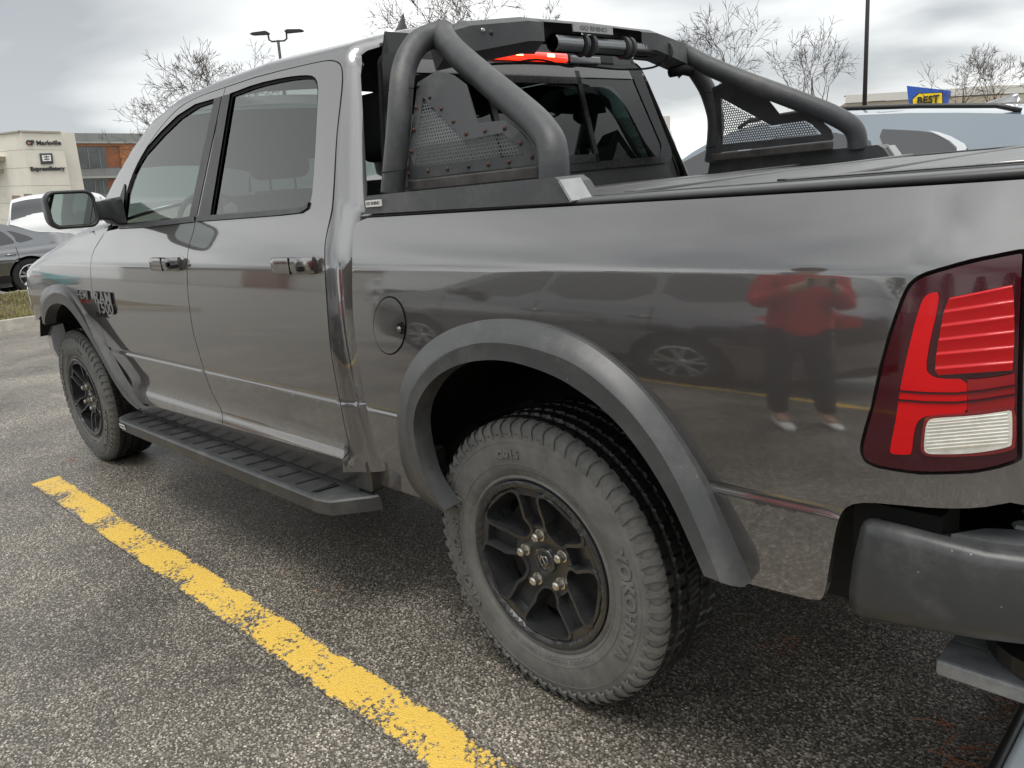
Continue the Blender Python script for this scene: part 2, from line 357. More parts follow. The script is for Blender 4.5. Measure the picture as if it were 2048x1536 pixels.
# ================================================================ THE PICKUP TRUCK
truck=thing('pickup_truck','dark grey crew cab pickup truck with fender flares and running board in the foreground','pickup truck')
def _cum(tab):
    z=np.linspace(.2,2.2,2001); a=np.interp(z,[t[0] for t in tab],[t[1] for t in tab]); y=np.r_[0,np.cumsum(np.tan(np.radians((a[1:]+a[:-1])/2))*np.diff(z))]
    return z,y-np.interp(.93,z,y)
_up=[(.80,-3.5),(.88,-2),(.95,1),(1.0,3.2),(1.1,5.5),(1.152,7.5),(1.172,14),(1.24,17),(1.335,19),(1.36,21),(2.2,21)]
_cr=[(.726,-5),(.729,22),(.741,22),(.743,-30),(.747,-30),(.75,-5)]
ZT,YP=_cum([(.2,-8)]+_cr+_up)
_,YF=_cum([(.2,0),(.515,0),(.522,10),(.535,16),(.56,24),(.58,16),(.605,2),(.64,-5)]+_cr+_up)
def prof(z,x=None):
    z=np.asarray(z,float); a=np.interp(z,ZT,YP)
    if x is None: return a
    b=np.interp(z,ZT,YF); w=np.clip((-.745-np.asarray(x,float))/.05,0,1)*np.clip((np.asarray(x,float)+2.78)/.16,0,1); return a*(1-w)+b*w
def corner(x):
    x=np.asarray(x,float); return .9*np.maximum(0,x-.88)**2+14*np.maximum(0,x-1.04)**2+1.0*np.maximum(0,-4.0-x)**2
def S(x,z): x=np.asarray(x,float); z=np.asarray(z,float); return np.stack([x,prof(z,x)+corner(x),z],-1)
ZR=(.518,.526,.534,.542,.551,.561,.572,.584,.598,.615,.64,.7235,.728,.7345,.7415,.7455,.7505,.757,1.12,1.15,1.161,1.172,1.19,1.24)
def onS(px,py,off=0.):
    y=.05
    for _ in range(25):
        p=onP(px,py,1,y); y=float(prof(p[2],p[0])+corner(p[0]))-off
    return (float(p[0]),float(p[2]))
def px(pts,off=0.): return [onS(*p,off) for p in pts]
# --- cab map: side, rounded roof rail, crowned roof, rounded rear corner
def _sil(pts,dy,cf):
    o=[]
    for a in pts:
        y=.2
        for _ in range(80):
            p=onP(*a,1,y); y+=.25*(min(.45,float(prof(p[2]-.05))+dy+(float(corner(p[0])) if cf else 0))-y)
        o.append((float(p[0]),float(p[2])-.053))
    return sorted(o)
_cs=_sil([(222,408),(256,342),(290,284),(325,236),(376,195),(444,164),(547,126),(700,90)],.075,False)
_zrx=[_cs[0][0]-.3]+[p[0] for p in _cs]+[-.6]; _zrz=[_cs[0][1]-.12]+[p[1] for p in _cs]+[_cs[-1][1]-.02]
def rail(x,zr,v,a0,a1,r,yc,rise):
    """generic side -> arc -> crown map; returns y,z and the in-section outward normal"""
    L_=r*(a1-a0); t=np.clip((v-zr)/L_,0,1); a=a0+(a1-a0)*t
    y0=prof(zr)
    y=y0+r*(np.cos(a0)-np.cos(a)); z=zr+r*(np.sin(a)-np.sin(a0))
    s=np.maximum(0,v-zr-L_); D=yc-(y0+r*(np.cos(a0)-np.cos(a1))); sl=math.tan(math.pi/2-a1)
    q=np.clip(s/D,0,1); y=y+D*q; z=z+D*sl*(q-q*q/2)
    low=v<zr; y=np.where(low,prof(v,x),y); z=np.where(low,v,z)
    an=np.where(low,np.interp(v,[1.0,1.17,1.36],[.05,.25,R_(21)]),a)
    return y,z,-np.cos(an),np.sin(an)
def Fcab(x,v):
    x=np.asarray(x,float); v=np.asarray(v,float); zr=np.interp(x,_zrx,_zrz)
    y,z,ny,nz=rail(x,zr,v,R_(21),R_(75),.095,1.0,0)
    vv=np.minimum(v,1.78); xs=-.775-.14*np.maximum(0,vv-1.33); r=np.maximum(.05,.115-.14*np.maximum(0,vv-1.33))
    d=np.clip(x-xs,0,r*.96); e=r-np.sqrt(r*r-d*d)
    return np.stack([x,y-ny*e,z-nz*e],-1)
_fs=[(x_,z_-.053) for x_,z_ in ((-4.20,1.108),(-4.09,1.142),(-3.851,1.19),(-3.537,1.246),(-3.163,1.313))]
_fz=([_fs[0][0]-.25]+[p[0] for p in _fs]+[-2.75],[_fs[0][1]-.10]+[p[1] for p in _fs]+[1.285])
FX=-4.25; AX=_cs[0][0]-.02; print('sil',_cs,_fs)
def Ffen(x,v):
    x=np.asarray(x,float); v=np.asarray(v,float); zr=np.interp(x,*_fz)
    y,z,ny,nz=rail(x,zr,v,R_(18),R_(78),.10,1.0,0)
    c=corner(x); k=np.clip((1.0-y)/.9,0,1)
    return np.stack([x,y+c*k,z],-1)
# --- outlines traced from the photograph
c_fd=chaikin([(212,462),(200,480),(184,506),(180,545),(187.5,604),(203,655),(217,703),(232,745),(262,795)],2)
c_mid_t=[(451,174),(437,235),(421,302),(391,434)]
c_mid_b=chaikin([(391,434),(389.5,455),(376,497),(373.5,536),(376,594),(385,660),(391,682),(410,748),(426,791),(443,819),(445,835),(446,851)],2)
c_rear=chaikin([(564,140),(649,120),(672,121),(684,131),(685,164),(679,220),(673,273),(669,350),(665,410),(662,430),(653,468),(649,497),(650,546),(655,624),(661,700),(673,768),(682,813),(692,864),(699,888),(697,908),(685,920)],2)
c_apil=chaikin([(243,455),(240,435),(262,350),(295,290),(330,243),(362,211),(400,191),(451,174)],2)
_rtop=[(451,174),(508,155)]
fd=px(c_fd)+px([(446,851)])+px(list(reversed(c_mid_b)))+px(list(reversed(c_mid_t)))+px(list(reversed(c_apil)))
g_f=[(246,449),(256,363),(290,309),(325,270),(359,237),(393,214),(427,202),(378,433)]
g_fo=[(239,456),(249,362),(284,305),(320,264),(354,231),(390,208),(431,196),(382,436)]
g_r=chaikin([(440,428.4),(426,429.8),(424,430),(424.5,427),(428,404),(459,215),(463,192),(466,191),(513,173),(570,160),(608,155.5),(625,157),(632,171),(631,210),(625,342),(620,400),(612,414),(596,419)],1,True)
g_ro=chaikin([(440,430.4),(419,433),(417,433),(417.5,430),(421,406),(455,210),(459,187),(462,186),(512,167),(570,154),(610,149.5),(629,152),(637,168),(635,210),(628.5,342),(623,403),(614,418),(596,423)],1,True)
F_fd=lambda x,v:S(x,v)
panel('front_door',S,fd,PAINT,truck,holes=[px(g_fo)],h=.04,zrows=ZR)
rd=px(c_mid_t)+px(c_mid_b)+px(list(reversed(c_rear)))+px([(508,155)])
fdoor=[o for o in truck.children if o.name.startswith('front_door')]
panel('rear_door',S,rd,PAINT,truck,holes=[px(g_ro)],h=.04,zrows=ZR)
rdoor=[o for o in truck.children if o.name.startswith('rear_door')]
for nm,go,gi,gm,par in (('front',g_fo,g_f,GLS,fdoor),('rear',g_ro,g_r,GLST,rdoor)):
    q=panel('window_seal',S,px(go),SEAL,par[0],holes=[px(gi)],off=-.006,gap=0,flange=.012,mirror=False); mirrored(q,parent=par[1])
    q=panel('door_window',S,px(gi),gm,par[0],off=-.010,gap=-.003,flange=0,mirror=False); mirrored(q,parent=par[1])
PIL=mat('dark_grey_pillar_film',(.045,.045,.046),.5,noise=(20,.08))
for pts,par in (([(429,198),(443.5,192.5),(434,240),(393.5,434),(379,435.5)],fdoor),([(446,192),(461,188),(421,431.5),(397,433.5),(421,318)],rdoor)):
    q=panel('pillar_trim',S,px(pts),PIL,par[0],off=.002,gap=0,flange=.004,mirror=False); mirrored(q,parent=par[1])
for pts,par in (([(238,458),(240,452),(300,443.5),(391,433.5),(391,444),(300,454.5)],fdoor),([(395,433),(500,425),(596,417.5),(612,413),(620,405),(617,417),(603,426),(560,431),(470,438),(395,443.5)],rdoor)):
    q=panel('belt_moulding',S,px(pts),TRIM,par[0],off=.006,gap=0,flange=.01,mirror=False); mirrored(q,parent=par[1])
# corner sail behind the mirror arm
q=panel('mirror_sail',S,px([(226,452),(236,410),(250,368),(252,372),(246,452)]),BLK,fdoor[0],off=.004,gap=0,flange=.008,mirror=False); mirrored(q,parent=fdoor[1])
# --- cab shell: roof, A pillars, C pillars in one skin
ap=px(c_apil)
ap_top=[p for p in ap if p[1]>1.36]
top=ap_top+px([(508,155)])
cr_=px(c_rear)
def xend(v):
    vv=min(v,1.78); xs=-.775-.14*max(0,vv-1.33); return xs+max(.05,.115-.14*max(0,vv-1.33))*.95
vm=2.60
out_=[(AX-.02,1.36)]+top+cr_+[(-.80,.50),(xend(.5),.50)]+[(xend(v),v) for v in np.linspace(.6,1.8,16)]+[(xend(1.8),vm),(-2.15,vm),(-2.15,1.86)]
def vin(x): return float(np.interp(x,_zrx,_zrz))+.095*R_(54)*.92
out_+=[(x,vin(x)) for x in np.linspace(-2.18,AX,14)]
cab=panel('cab_shell',Fcab,out_,CABP,truck,h=.035,gap=.0015,flange=.012,zrows=[z for z in ZR if z<.8])
# windshield, back window and cab back wall
a_=[Fcab(np.array([x]),np.array([vin(x)]))[0] for x in np.linspace(-2.19,AX,9)]
rows=[]
for i,p in enumerate(a_):
    t=i/8; rows.append([(p[0]-(.08+.10*t)*math.sin(math.pi*s)+.0,p[1]+(2-2*p[1])*s,p[2]+.05*(1-t)*math.sin(math.pi*s)) for s in np.linspace(0,1,17)])
mb=MB(); mb.grid(rows); mb.build('windshield',GLS,truck,smooth=True)
BW=-.70
def bx(z): return -.665-.22*(z-1.33)   # leaning plane of the cab's back wall
mb=MB()
def bwall(pts,xo=0,th=.02):
    n=len(pts); v=[(bx(z)+xo,y,z) for y,z in pts]+[(bx(z)+xo-th,y,z) for y,z in pts]
    return v,[tuple(range(n)),tuple(range(2*n-1,n-1,-1))]+[(i,i+n,(i+1)%n+n,(i+1)%n) for i in range(n)]
def rring(o,i_,xo,th):
    n=len(o); v=[(bx(z)+xo,y,z) for y,z in o]+[(bx(z)+xo,y,z) for y,z in i_]+[(bx(z)+xo-th,y,z) for y,z in i_]
    return v,[(k,(k+1)%n,(k+1)%n+n,k+n) for k in range(n)]+[(k+n,(k+1)%n+n,(k+1)%n+2*n,k+2*n) for k in range(n)]
def rrect(y0,y1,z0,z1,r,ins=0,sl=0.):
    p=[]
    for cy_,cz_,a in ((y1-r-sl,z1-r,0),(y0+r+sl,z1-r,90),(y0+r,z0+r,180),(y1-r,z0+r,270)):
        for k in range(5): an=R_(a+k*22.5); p.append((cy_+r*math.cos(an),cz_+r*math.sin(an)))
    return p
W_out=rrect(.235,1.765,1.365,1.775,.05,sl=.085)
W_in=rrect(.30,1.70,1.395,1.745,.05,sl=.085)
big=[]
for y,z in W_out: big.append((y,z))
# back wall around the window
oy=rrect(.155,1.845,.6,1.86,.06,sl=.16)
def wy(z,s): 
    yy=prof(z)+.105; return yy if s<0 else 2-yy
ring=[]
for (y,z) in oy:
    zz=min(max(z,.6),1.84); ring.append((wy(min(zz,1.80),-1 if y<1 else 1)+(.0 if zz<1.8 else (.02 if y<1 else -.02)),zz))
v,f=rring(ring,W_out,-.01,.015); MB().add(v,f).build('cab_back_panel',BLK,truck)
FRIT=mat('black_glass_frit',(.010,.010,.011),.25,spec=.3,noise=(40,.2))
v,f=rring(W_out,W_in,0,.01); MB().add(v,f).build('back_window_frame',FRIT,truck)
v,f=bwall(W_in,-.004,.004); gl=MB().add(v[:len(W_in)],[tuple(range(len(W_in)))]).build('back_window',GLSB,truck)
# sliding centre frame, vertical bars and the upper black band
mb=MB()
for y0,y1,z0,z1 in ((.74,.765,1.395,1.74),(1.235,1.26,1.395,1.74),(.74,1.26,1.395,1.425),(.74,1.26,1.69,1.715)):
    v,f=bwall([(y0,z0),(y1,z0),(y1,z1),(y0,z1)],.004,.01); mb.add(v,f)
mb.build('slider_frame',FRIT,gl)
v,f=bwall([(.42,1.715),(1.60,1.715),(1.58,1.757),(.42,1.757)],.003,.004)
MB().add(v,f).build('window_top_band',mat('grey_frit_band',(.09,.09,.09),.25,coat=.6,noise=(30,.1)),gl)
v,f=bwall([(.32,1.395),(1.0,1.395),(1.0,1.43),(.32,1.43)],.003,.004); MB().add(v,f).build('window_bottom_band',BLK,gl)
# centre high stop lamp
tl=MB().box((-.80,.80,1.768),(-.748,1.20,1.800),.008).build('stop_lamp',mat('stop_lamp_red',(.5,.01,.008),.15,coat=1,emit=((1,.03,.01),.9)),truck,smooth=True)
BULB=mat('lamp_bulb_glow',(1,.6,.3),.3,emit=((1,.55,.25),2.2))
for y in (.84,.93,1.10): MB().box((-.775,y-.022,1.782),(-.7465,y+.022,1.795),.004).build('lamp_bulb',BULB,tl)
MB().box((-.80,1.22,1.766),(-.75,1.40,1.796),.006).build('cargo_lamp',mat('grey_lens',(.13,.13,.14),.2,coat=.8),truck)
mb=MB().box((-.81,.62,1.765),(-.758,1.5,1.81),.01); mb.build('lamp_housing',BLK,truck)
# --- front fender and hood in one skin; wheel arch cut out
FWX=-3.569
arch=[(FWX+.60*math.cos(a),.39+.60*math.sin(a)) for a in np.linspace(R_(188),R_(20),40)]
fdx=px(c_fd)
fo=list(reversed(fdx))   # from sill up to cowl
fo=[p for p in fo]
outf=[(FWX-.60,.50)]+[]
f_o=[(88,645),(83,625),(81,600),(88,580),(103.5,569),(121,569),(140.6,584),(164,619),(187.5,662),(211,709),(234,752),(266,792),(284,818)]
f_r=[(89,648),(86,625),(87,606),(95,592),(107,585),(124,587),(145,604),(168,640),(190,683),(212,722),(234,762),(260,800),(280,818)]
f_l=[(90,650),(89,640),(91,628),(96,616),(105,608),(121,606),(137,616),(160,647),(184,686),(208,728),(229,767),(252,800),(274,818)]
arch2=px(chaikin([(a_[0]*.6+b_[0]*.4,a_[1]*.6+b_[1]*.4) for a_,b_ in zip(f_o,f_l)][1:12],1))
fend=arch2+[p for p in fo if p[1]>.52]+[(fdx[0][0]-.02,1.36),(-2.92,2.26),(FX,2.05),(FX,.85),(FX+.03,.80)]
hp=panel('front_fender',Ffen,fend,PAINT,truck,h=.04,flange=.015,zrows=[z for z in ZR if .7<z<1.2])
mb=MB(); mb.box((FX-.02,.45,.60),(FX+.1,1.55,1.05),.02); mb.build('grille',BLK,truck)
# cowl at the windshield base
MB().grid([[(AX-.16*math.sin(math.pi*s),.16+1.68*s,1.335) for s in np.linspace(0,1,17)],[(-2.90,.05+1.9*s,1.31) for s in np.linspace(0,1,17)]]).build('cowl_panel',BLK,truck)
# front bumper end, headlamp
mb=MB(); rows=[]
for x,y in ((-4.0,.06),(-4.10,.065),(-4.20,.085),(-4.27,.16),(-4.30,.45),(-4.31,1.0)):
    rows.append([(x+.05,y+.06,.57),(x,y,.585),(x-.01,y-.012,.64),(x-.005,y-.01,.73),(x+.0,y+.01,.775),(x+.03,y+.06,.785)])
mb.grid(rows); mb.add(rows[0],[tuple(range(6))]); rows2=[[(p[0],2-p[1],p[2]) for p in r] for r in rows]; mb.grid([list(reversed(r)) for r in rows2]); mb.build('front_bumper',mat('bumper_paint',(.25,.255,.26),.3,.5,coat=1),truck,smooth=True)
q=panel('headlamp',Ffen,[(FX+.005,.86),(FX+.07,.85),(FX+.10,.90),(FX+.08,.99),(FX+.05,1.03),(FX+.005,1.0)],mat('headlamp_lens',(.35,.37,.38),.08,coat=1,noise=(30,.3)),truck,off=.006,gap=0,flange=.01,h=.02)
# --- bed side
def Fbed(x,v): return S(x,v)
bf=px(chaikin([(712,444),(706,458),(703.5,497),(703.5,536),(703.5,595),(706,644),(713,700),(723,768),(733,820),(747,871),(754,897),(757,915)],2))
st_=[((884,1018),(886,1019),(888,1020)),((852,1002),(858,990),(866,988)),((828,975),(836,950),(848,957)),((810,940),(820,910),(837,918)),((799,885),(812,865),(828,876)),((796,820),(811,825),(826,840)),((806,761),(821,785),(834,804)),((835,706),(848,742),(861,761)),((883,666),(896,703),(905,732)),((938,644),(948,686),(956,720)),((1004,637),(1003,685),(1008,720)),((1084,648),(1065,696),(1060,733)),((1158,675),(1130,718),(1118,756)),((1213,710),(1176,746),(1160,783)),((1268,757),(1220,783),(1200,813)),((1322,820),(1267,830),(1243,855)),((1377,904),(1312,890),(1283,908)),((1414,973),(1350,955),(1315,957)),((1452,1070),(1393,1048),(1355,1030)),((1490,1172),(1440,1164),(1408,1152))]
bfl=px([(808,947),(832,986)])
warch=px(chaikin([(o_[0]*.6+l_[0]*.4,o_[1]*.6+l_[1]*.4) for o_,r__,l_ in st_[1:]],1))
brear=px(chaikin([(1500,1170),(1560,1186),(1640,1206),(1652,1190),(1662,1130),(1674,1060),(1684,1028),(1700,1012),(1735,1007),(1800,1013),(1880,1020),(1960,1019),(2020,1008)],1))
tailo=[(2034,760),(2040,600),(2044,520),(2044,508),(2036,508.5),(1942,527),(1857,551),(1838,560),(1822,574),(1806,609),(1776,697),(1749,818),(1736,860),(1728,893),(1729,908),(1736,920),(1759,930),(1840,942),(1942,939),(1990,930),(2022,920),(2032,915),(2033,905)]
tl_=px(tailo); tl2=[tuple(p) for p in shrink(tl_,-.0066)]
tlc=[p for p in tl2 if p[0]<1.10]
XE=1.115
bed=bf+bfl+warch+brear+[(XE,.78),(XE,1.287),(.5,1.2895),(-.56,1.2945)]
bedp=panel('bed_side',Fbed,bed,PAINT,truck,holes=[tl2],h=.035,flange=.022,zrows=ZR)
beds=[o for o in truck.children if o.name.startswith('bed_side')]
# fuel door: thin round lid in a dark gap
fc=[(747+33*0,0)]
fpts=px([(780+31.5*math.cos(a)*1.0+3*math.sin(a)*0,651+56*math.sin(a)-3*math.cos(a)*0) for a in np.linspace(0,2*math.pi,40,endpoint=False)])
q=panel('fuel_door_gap',S,[tuple(p) for p in shrink(fpts,-.004)],SEAL,beds[0],off=.0008,gap=0,flange=0,mirror=False)
q=panel('fuel_door',S,fpts,PAINT,beds[0],off=.0022,gap=0,flange=.003,h=.02,mirror=False)
q=panel('fuel_door_latch',S,px([(796,648),(806,643),(812,652),(811,668),(803,668),(797,660)]),SEAL,beds[0],off=.003,gap=0,flange=0,mirror=False)
lc=S(*[np.array([t]) for t in onS(800,658)])[0]
MB().lathe([(0,-.006),(.007,-.005),(.009,0)],lc,16).build('latch_tip',CHROME,beds[0],smooth=True)
# bed rail cap and tonneau cover
mb=MB(); rows=[]
for x in np.linspace(-.60,1.115,34):
    c=float(corner(x)); e=0 if x<1.08 else (x-1.08)*.3
    q_=-.004*(x+.6)/1.7;  rows.append([(x,.080+c,1.288+q_),(x,.060+c,1.2935+q_),(x,.057+c,1.297+q_),(x,.060+c,1.299-e),(x,.072+c,1.302-e),(x,.09+c,1.303-e),(x,.13+c,1.303-e),(x,.135+c,1.28)])
mb.grid(rows); mb.add(rows[-1],[tuple(range(8))]); q=mb.build('bed_rail_cap',mat('rail_cap_plastic',(.055,.056,.058),.38,noise=(12,.1),bump=(900,.2,.0004)),truck,smooth=True); mirrored(q)
mb=MB().box((-.60,.09,1.20),(.98,.13,1.288)); q=mb.build('bed_wall',BLK,truck); mirrored(q)
VIN=mat('soft_vinyl_cover',(.075,.075,.077),.38,noise=(8,.08),bump=(1200,.3,.0004))
rows=[]
for x in np.linspace(-.57,1.09,46):
    row=[]
    for s in np.linspace(0,1,25):
        y=.125+1.75*s; sag=.004*math.sin((x+.57)*math.pi*2/.415)**2
        row.append((x,y,1.2985+.008*math.sin(math.pi*s)**.6-sag*math.sin(math.pi*s)))
    rows.append(row)
mb=MB().grid(rows)
tc_=mb.build('tonneau_cover',VIN,truck,smooth=True)
for a_0,b_0 in ((.130,.150),(1.85,1.870)): MB().box((-.57,a_0,1.296),(1.09,b_0,1.3055),.003).build('cover_side_rail',TRIM,tc_)
for x in (-.15,.27,.69): MB().box((x-.015,.16,1.298),(x+.015,1.84,1.3095),.004).build('cover_bow',VIN,tc_)
for x in (.62,.83): MB().box((x,.155,1.304),(x+.03,.172,1.3085),.002).build('cover_clip',CHROME,tc_)
mb=MB().tube([(x,.138+float(corner(x))*.3,1.3075) for x in np.linspace(.62,1.08,8)],.0028,6); mb.build('cover_cable',CHROME,tc_,smooth=True)
# tailgate, bed front wall, underside
mb=MB(); rows=[]
for z in (.74,.80,1.0,1.15,1.25,1.30,1.33):
    xr=1.125+(.02 if .8<z<1.28 else .012); rows.append([(xr-.02,.125,z),(xr,.14,z),(xr+.008,.6,z),(xr+.01,1.0,z),(xr+.008,1.4,z),(xr,1.86,z),(xr-.02,1.875,z)])
rows.append([(1.06,p[1],1.335) for p in rows[-1]]); mb.grid(rows); tg=mb.build('tailgate',PAINT,truck,smooth=False,ang=40)
MB().box((1.125,.85,1.12),(1.15,1.15,1.19),.01).build('tailgate_handle',BLK,tg)
v,f=text_geo('RAM',.28,.006,.006); MB().add([(1.146+p[2],1.0+p[0],.95+p[1]) for p in v],f).build('tailgate_badge',CHROME,tg)
MB().box((-.62,.13,.62),(-.60,1.87,1.29)).build('bed_front_wall',PAINT,truck)
MB().box((-3.9,.30,.40),(1.05,1.70,.62)).build('chassis',LINER,truck)
MB().box((-.74,.17,.46),(-.62,1.83,1.25)).build('cab_gap_filler',LINER,truck)
mb=MB()
mb.box((-2.75,.035,.43),(-.72,.10,.545),.008); q=mb.build('rocker_panel',mat('rocker_dark_paint',(.035,.032,.03),.3,coat=.6,noise=(10,.3)),truck); mirrored(q)
mb=MB().box((-2.74,.022,.528),(-.80,.04,.532)); q=mb.build('sill_trim',BRCH,truck); mirrored(q)
mb=MB(); mb.box((-.76,.075,.44),(-.47,.16,.60),.01); q=mb.build('bed_sill',PAINT,truck); mirrored(q)
# ---------------------------------------------------------------- wheels
RUB=mat('dusty_tyre_rubber',(.128,.127,.120),.85,noise=(11,.30),bump=(260,.5,.0008))
TRD=mat('wet_tread_rubber',(.012,.012,.012),.38,noise=(40,.5),bump=(120,.4,.001))
RIMM=mat('satin_black_alloy',(.034,.035,.037),.32,.2,coat=.25,coat_r=.25,noise=(30,.15))
HUBM=mat('dark_hub_metal',(.02,.018,.016),.7,.3,noise=(60,.4))
TR=.392
_sw=[(.228,.030),(.231,.012),(.238,.006),(.246,.010),(.250,.006),(.275,.0005),(.305,-.001),(.330,.001),(.348,.005),(.356,.009)]
def side_h(r): return float(np.interp(r,[a for a,b in _sw],[b for a,b in _sw]))
def make_wheel(parent,loc,name='wheel'):
    # rim face
    def ang(p,a): return [(r*math.cos(R_(t)+a),r*math.sin(R_(t)+a)) for r,t in p]
    wins=[];vees=[]
    for k in range(5):
        a=R_(58+72*k)
        w=[(.080,-9),(.092,-16),(.108,-18.5),(.125,-17.5),(.148,-21.5),(.185,-24.5),(.199,-22.5),(.204,-14),(.204,14),(.199,22.5),(.185,24.5),(.148,21.5),(.125,17.5),(.108,18.5),(.092,16),(.080,9)]
        wins.append(chaikin(ang(w,a),1,True))
    outer=[(.2295*math.cos(t),.2295*math.sin(t)) for t in np.linspace(0,2*math.pi,96,endpoint=False)]
    extra=[]
    for w in wins: extra.append(list(map(tuple,shrink(w,-.0088)))); extra.append(list(map(tuple,shrink(w,-.0105))))
    for rr_ in (.0985,.102,.1865,.1885): extra.append([(rr_*math.cos(t),rr_*math.sin(t)) for t in np.linspace(0,2*math.pi,90,endpoint=False)])
    extra.append([(.209*math.cos(t),.209*math.sin(t)) for t in np.linspace(0,2*math.pi,80,endpoint=False)])
    V,T,loops=cdt_mesh(outer,wins,.008,extra)
    def segd(P,poly):
        A=np.array(poly); B=np.roll(A,-1,0); d=np.full(len(P),9.)
        for a,b in zip(A,B):
            ab=b-a; t=np.clip(((P-a)@ab)/(ab@ab),0,1); d=np.minimum(d,np.linalg.norm(P-a-t[:,None]*ab,axis=1))
        return d
    def depth(P):
        r=np.linalg.norm(P,axis=1); y=np.interp(r,[0,.05,.085,.12,.17,.205,.2085,.213,.224,.2295],[.046,.046,.040,.026,.016,.012,.014,.004,.001,.004])
        dw=np.min([segd(P,w) for w in wins],0); y-=.0055*np.clip((.0105-dw)/.0017,0,1)*(r<.2085)
        y+=.027*np.clip((dw-.0088)/.0017,0,1)*np.clip((r-.0985)/.0035,0,1)*np.clip((.1885-r)/.002,0,1)
        return y
    y=depth(V); vs=[(p[0],h,p[1]) for p,h in zip(V,y)]; fs=[tuple(t) for t in T]
    for l in loops[1:]:
        l=np.array(l); h=depth(l); k=len(l); b=len(vs)
        c=l.mean(0); l2=c+(l-c)*.86
        vs+=[(p[0],q,p[1]) for p,q in zip(l,h)]+[(p[0],q+.030,p[1]) for p,q in zip(l,h)]+[(p[0]*1.0,.085,p[1]*1.0) for p in l2]
        fs+=[(b+i,b+(i+1)%k,b+(i+1)%k+k,b+i+k) for i in range(k)]+[(b+k+i,b+k+(i+1)%k,b+2*k+(i+1)%k,b+i+2*k) for i in range(k)]
    w=mobj(name,vs,fs,RIMM,parent,ang=17); w.location=loc
    MB().lathe([(.2295,.004),(.2295,.03),(.212,.05),(.205,.12),(.21,.235)],(0,0,0),64).build('rim_barrel',RIMM,w,smooth=True)
    MB().lathe([(.02,.075),(.165,.075),(.168,.08),(.168,.1),(.02,.1)],(0,0,0),48).build('brake_disc',HUBM,w,ang=40)
    MB().lathe([(.0,.036),(.024,.0355),(.028,.038),(.030,.034),(.034,.034),(.036,.038),(.037,.048)],(0,0,0),40).build('centre_cap',mat('cap_black',(.018,.02,.024),.22,coat=.8) if 'cap_black' not in bpy.data.materials else bpy.data.materials['cap_black'],w,smooth=True)
    em=MB()
    for s in (1,-1):
        pts=[(s*(.002+.011*math.sin(t)),.0345,.013*math.cos(t)*1.0+s*0.002) for t in np.linspace(-.3,3.0,9)]
        em.tube(pts,[.0012+.0016*math.sin(math.pi*i/8) for i in range(9)],6)
    em.tube([(-.010,.0345,.014),(-.004,.034,.006),(.004,.034,-.005),(.009,.0345,-.014)],.0022,6); em.build('cap_emblem',CHROME,w,smooth=True)
    for k in range(5):
        a=R_(98+72*k); c=(.0705*math.cos(a),0,.0705*math.sin(a)); m=MB()
        m.prism([(c[0]+.0125*math.cos(b),c[2]+.0125*math.sin(b)) for b in np.linspace(.3,.3+2*math.pi,7)[:-1]],1,.018,.042)
        m.lathe([(0,.0135),(.0075,.0145),(.0112,.018)],c,12); m.lathe([(.0125,.036),(.0165,.037),(.0165,.044)],c,18)
        m.build('lug_nut',STEEL,w,ang=30)
    m=MB(); m.tube([(.118,.05,.158),(.116,.02,.150)],[.0045,.004],8); m.build('valve_stem',BRCH,w,smooth=True)
    # tyre: sidewall with raised lettering, then the tread
    sw=MB().lathe(_sw,(0,0,0),120)
    tx=0
    def ring_text(s,size,r0,a0,ext=.003,bold=.0014,sx=1.0):
        v,f=text_geo(s,size,ext,bold)
        o=[]
        for p in v:
            a=a0-p[0]*sx/r0; r=r0+p[1]; o.append((r*math.cos(a),side_h(r)-ext*.6-p[2],r*math.sin(a)))
        sw.add(o,f)
    ring_text('YOKOHAMA',.043,.303,R_(-4),sx=1.22)
    ring_text('GEOLANDAR A/T',.040,.303,R_(186),sx=1.12)
    ring_text('G015',.028,.303,R_(101),sx=1.3)
    ring_text('LT265/70R17  MADE IN JAPAN  TUBELESS  M+S',.012,.262,R_(-85),sx=1.2,bold=.0002,ext=.001)
    ring_text('RADIAL  STEEL BELTED  MAX LOAD  MAX PRESS',.010,.262,R_(80),sx=1.2,bold=.0002,ext=.001)
    for r in (.254,.277,.333):
        sw.lathe([(r-.0012,side_h(r)+.001),(r,side_h(r)-.0012),(r+.0012,side_h(r)+.001)],(0,0,0),110)
    for a in np.radians([122,140,-62,-74,64,76]):   # lightning marks
        for r in (.300,):
            sw.add([((r+dr)*math.cos(a+da),side_h(r+dr)-.0012,(r+dr)*math.sin(a+da)) for dr,da in ((.024,0),(.018,.05),(-.020,.02),(-.026,-.04))],[(0,1,2,3)])
    swo=sw.build('tyre_sidewall',RUB,w,ang=35)
    # shoulder lugs in the dusty colour (outer face), tread blocks wet black
    NB=62; NS=NB*6
    ys=[.006,.010,.016,.026,.040,.056,.060,.0635,.070,.074,.098,.102,.1025,.109,.112,.150,.153,.160,.163,.190,.194,.200,.204,.232,.245,.252,.258]
    def trr(y): return float(np.interp(y,[.004,.010,.018,.030,.038,.06,.13,.20,.235,.25,.258],[.340,.352,.364,.380,.3885,.391,.392,.391,.388,.375,.352]))
    def disp(i,y,j):
        s=(i+(0 if y<.058 else 2 if y<.1 else 4 if y<.15 else 1 if y<.2 else 3))%6
        zig=(i//6)%2
        g=0
        if s in (0,): g=.0055 if y>.03 else 0
        
        if .0595<=y<=.071 or .1015<=y<=.1100 or .1525<=y<=.1605 or .1935<=y<=.2005: g=.009
        return g
    vs=[];fs=[];ny=len(ys)
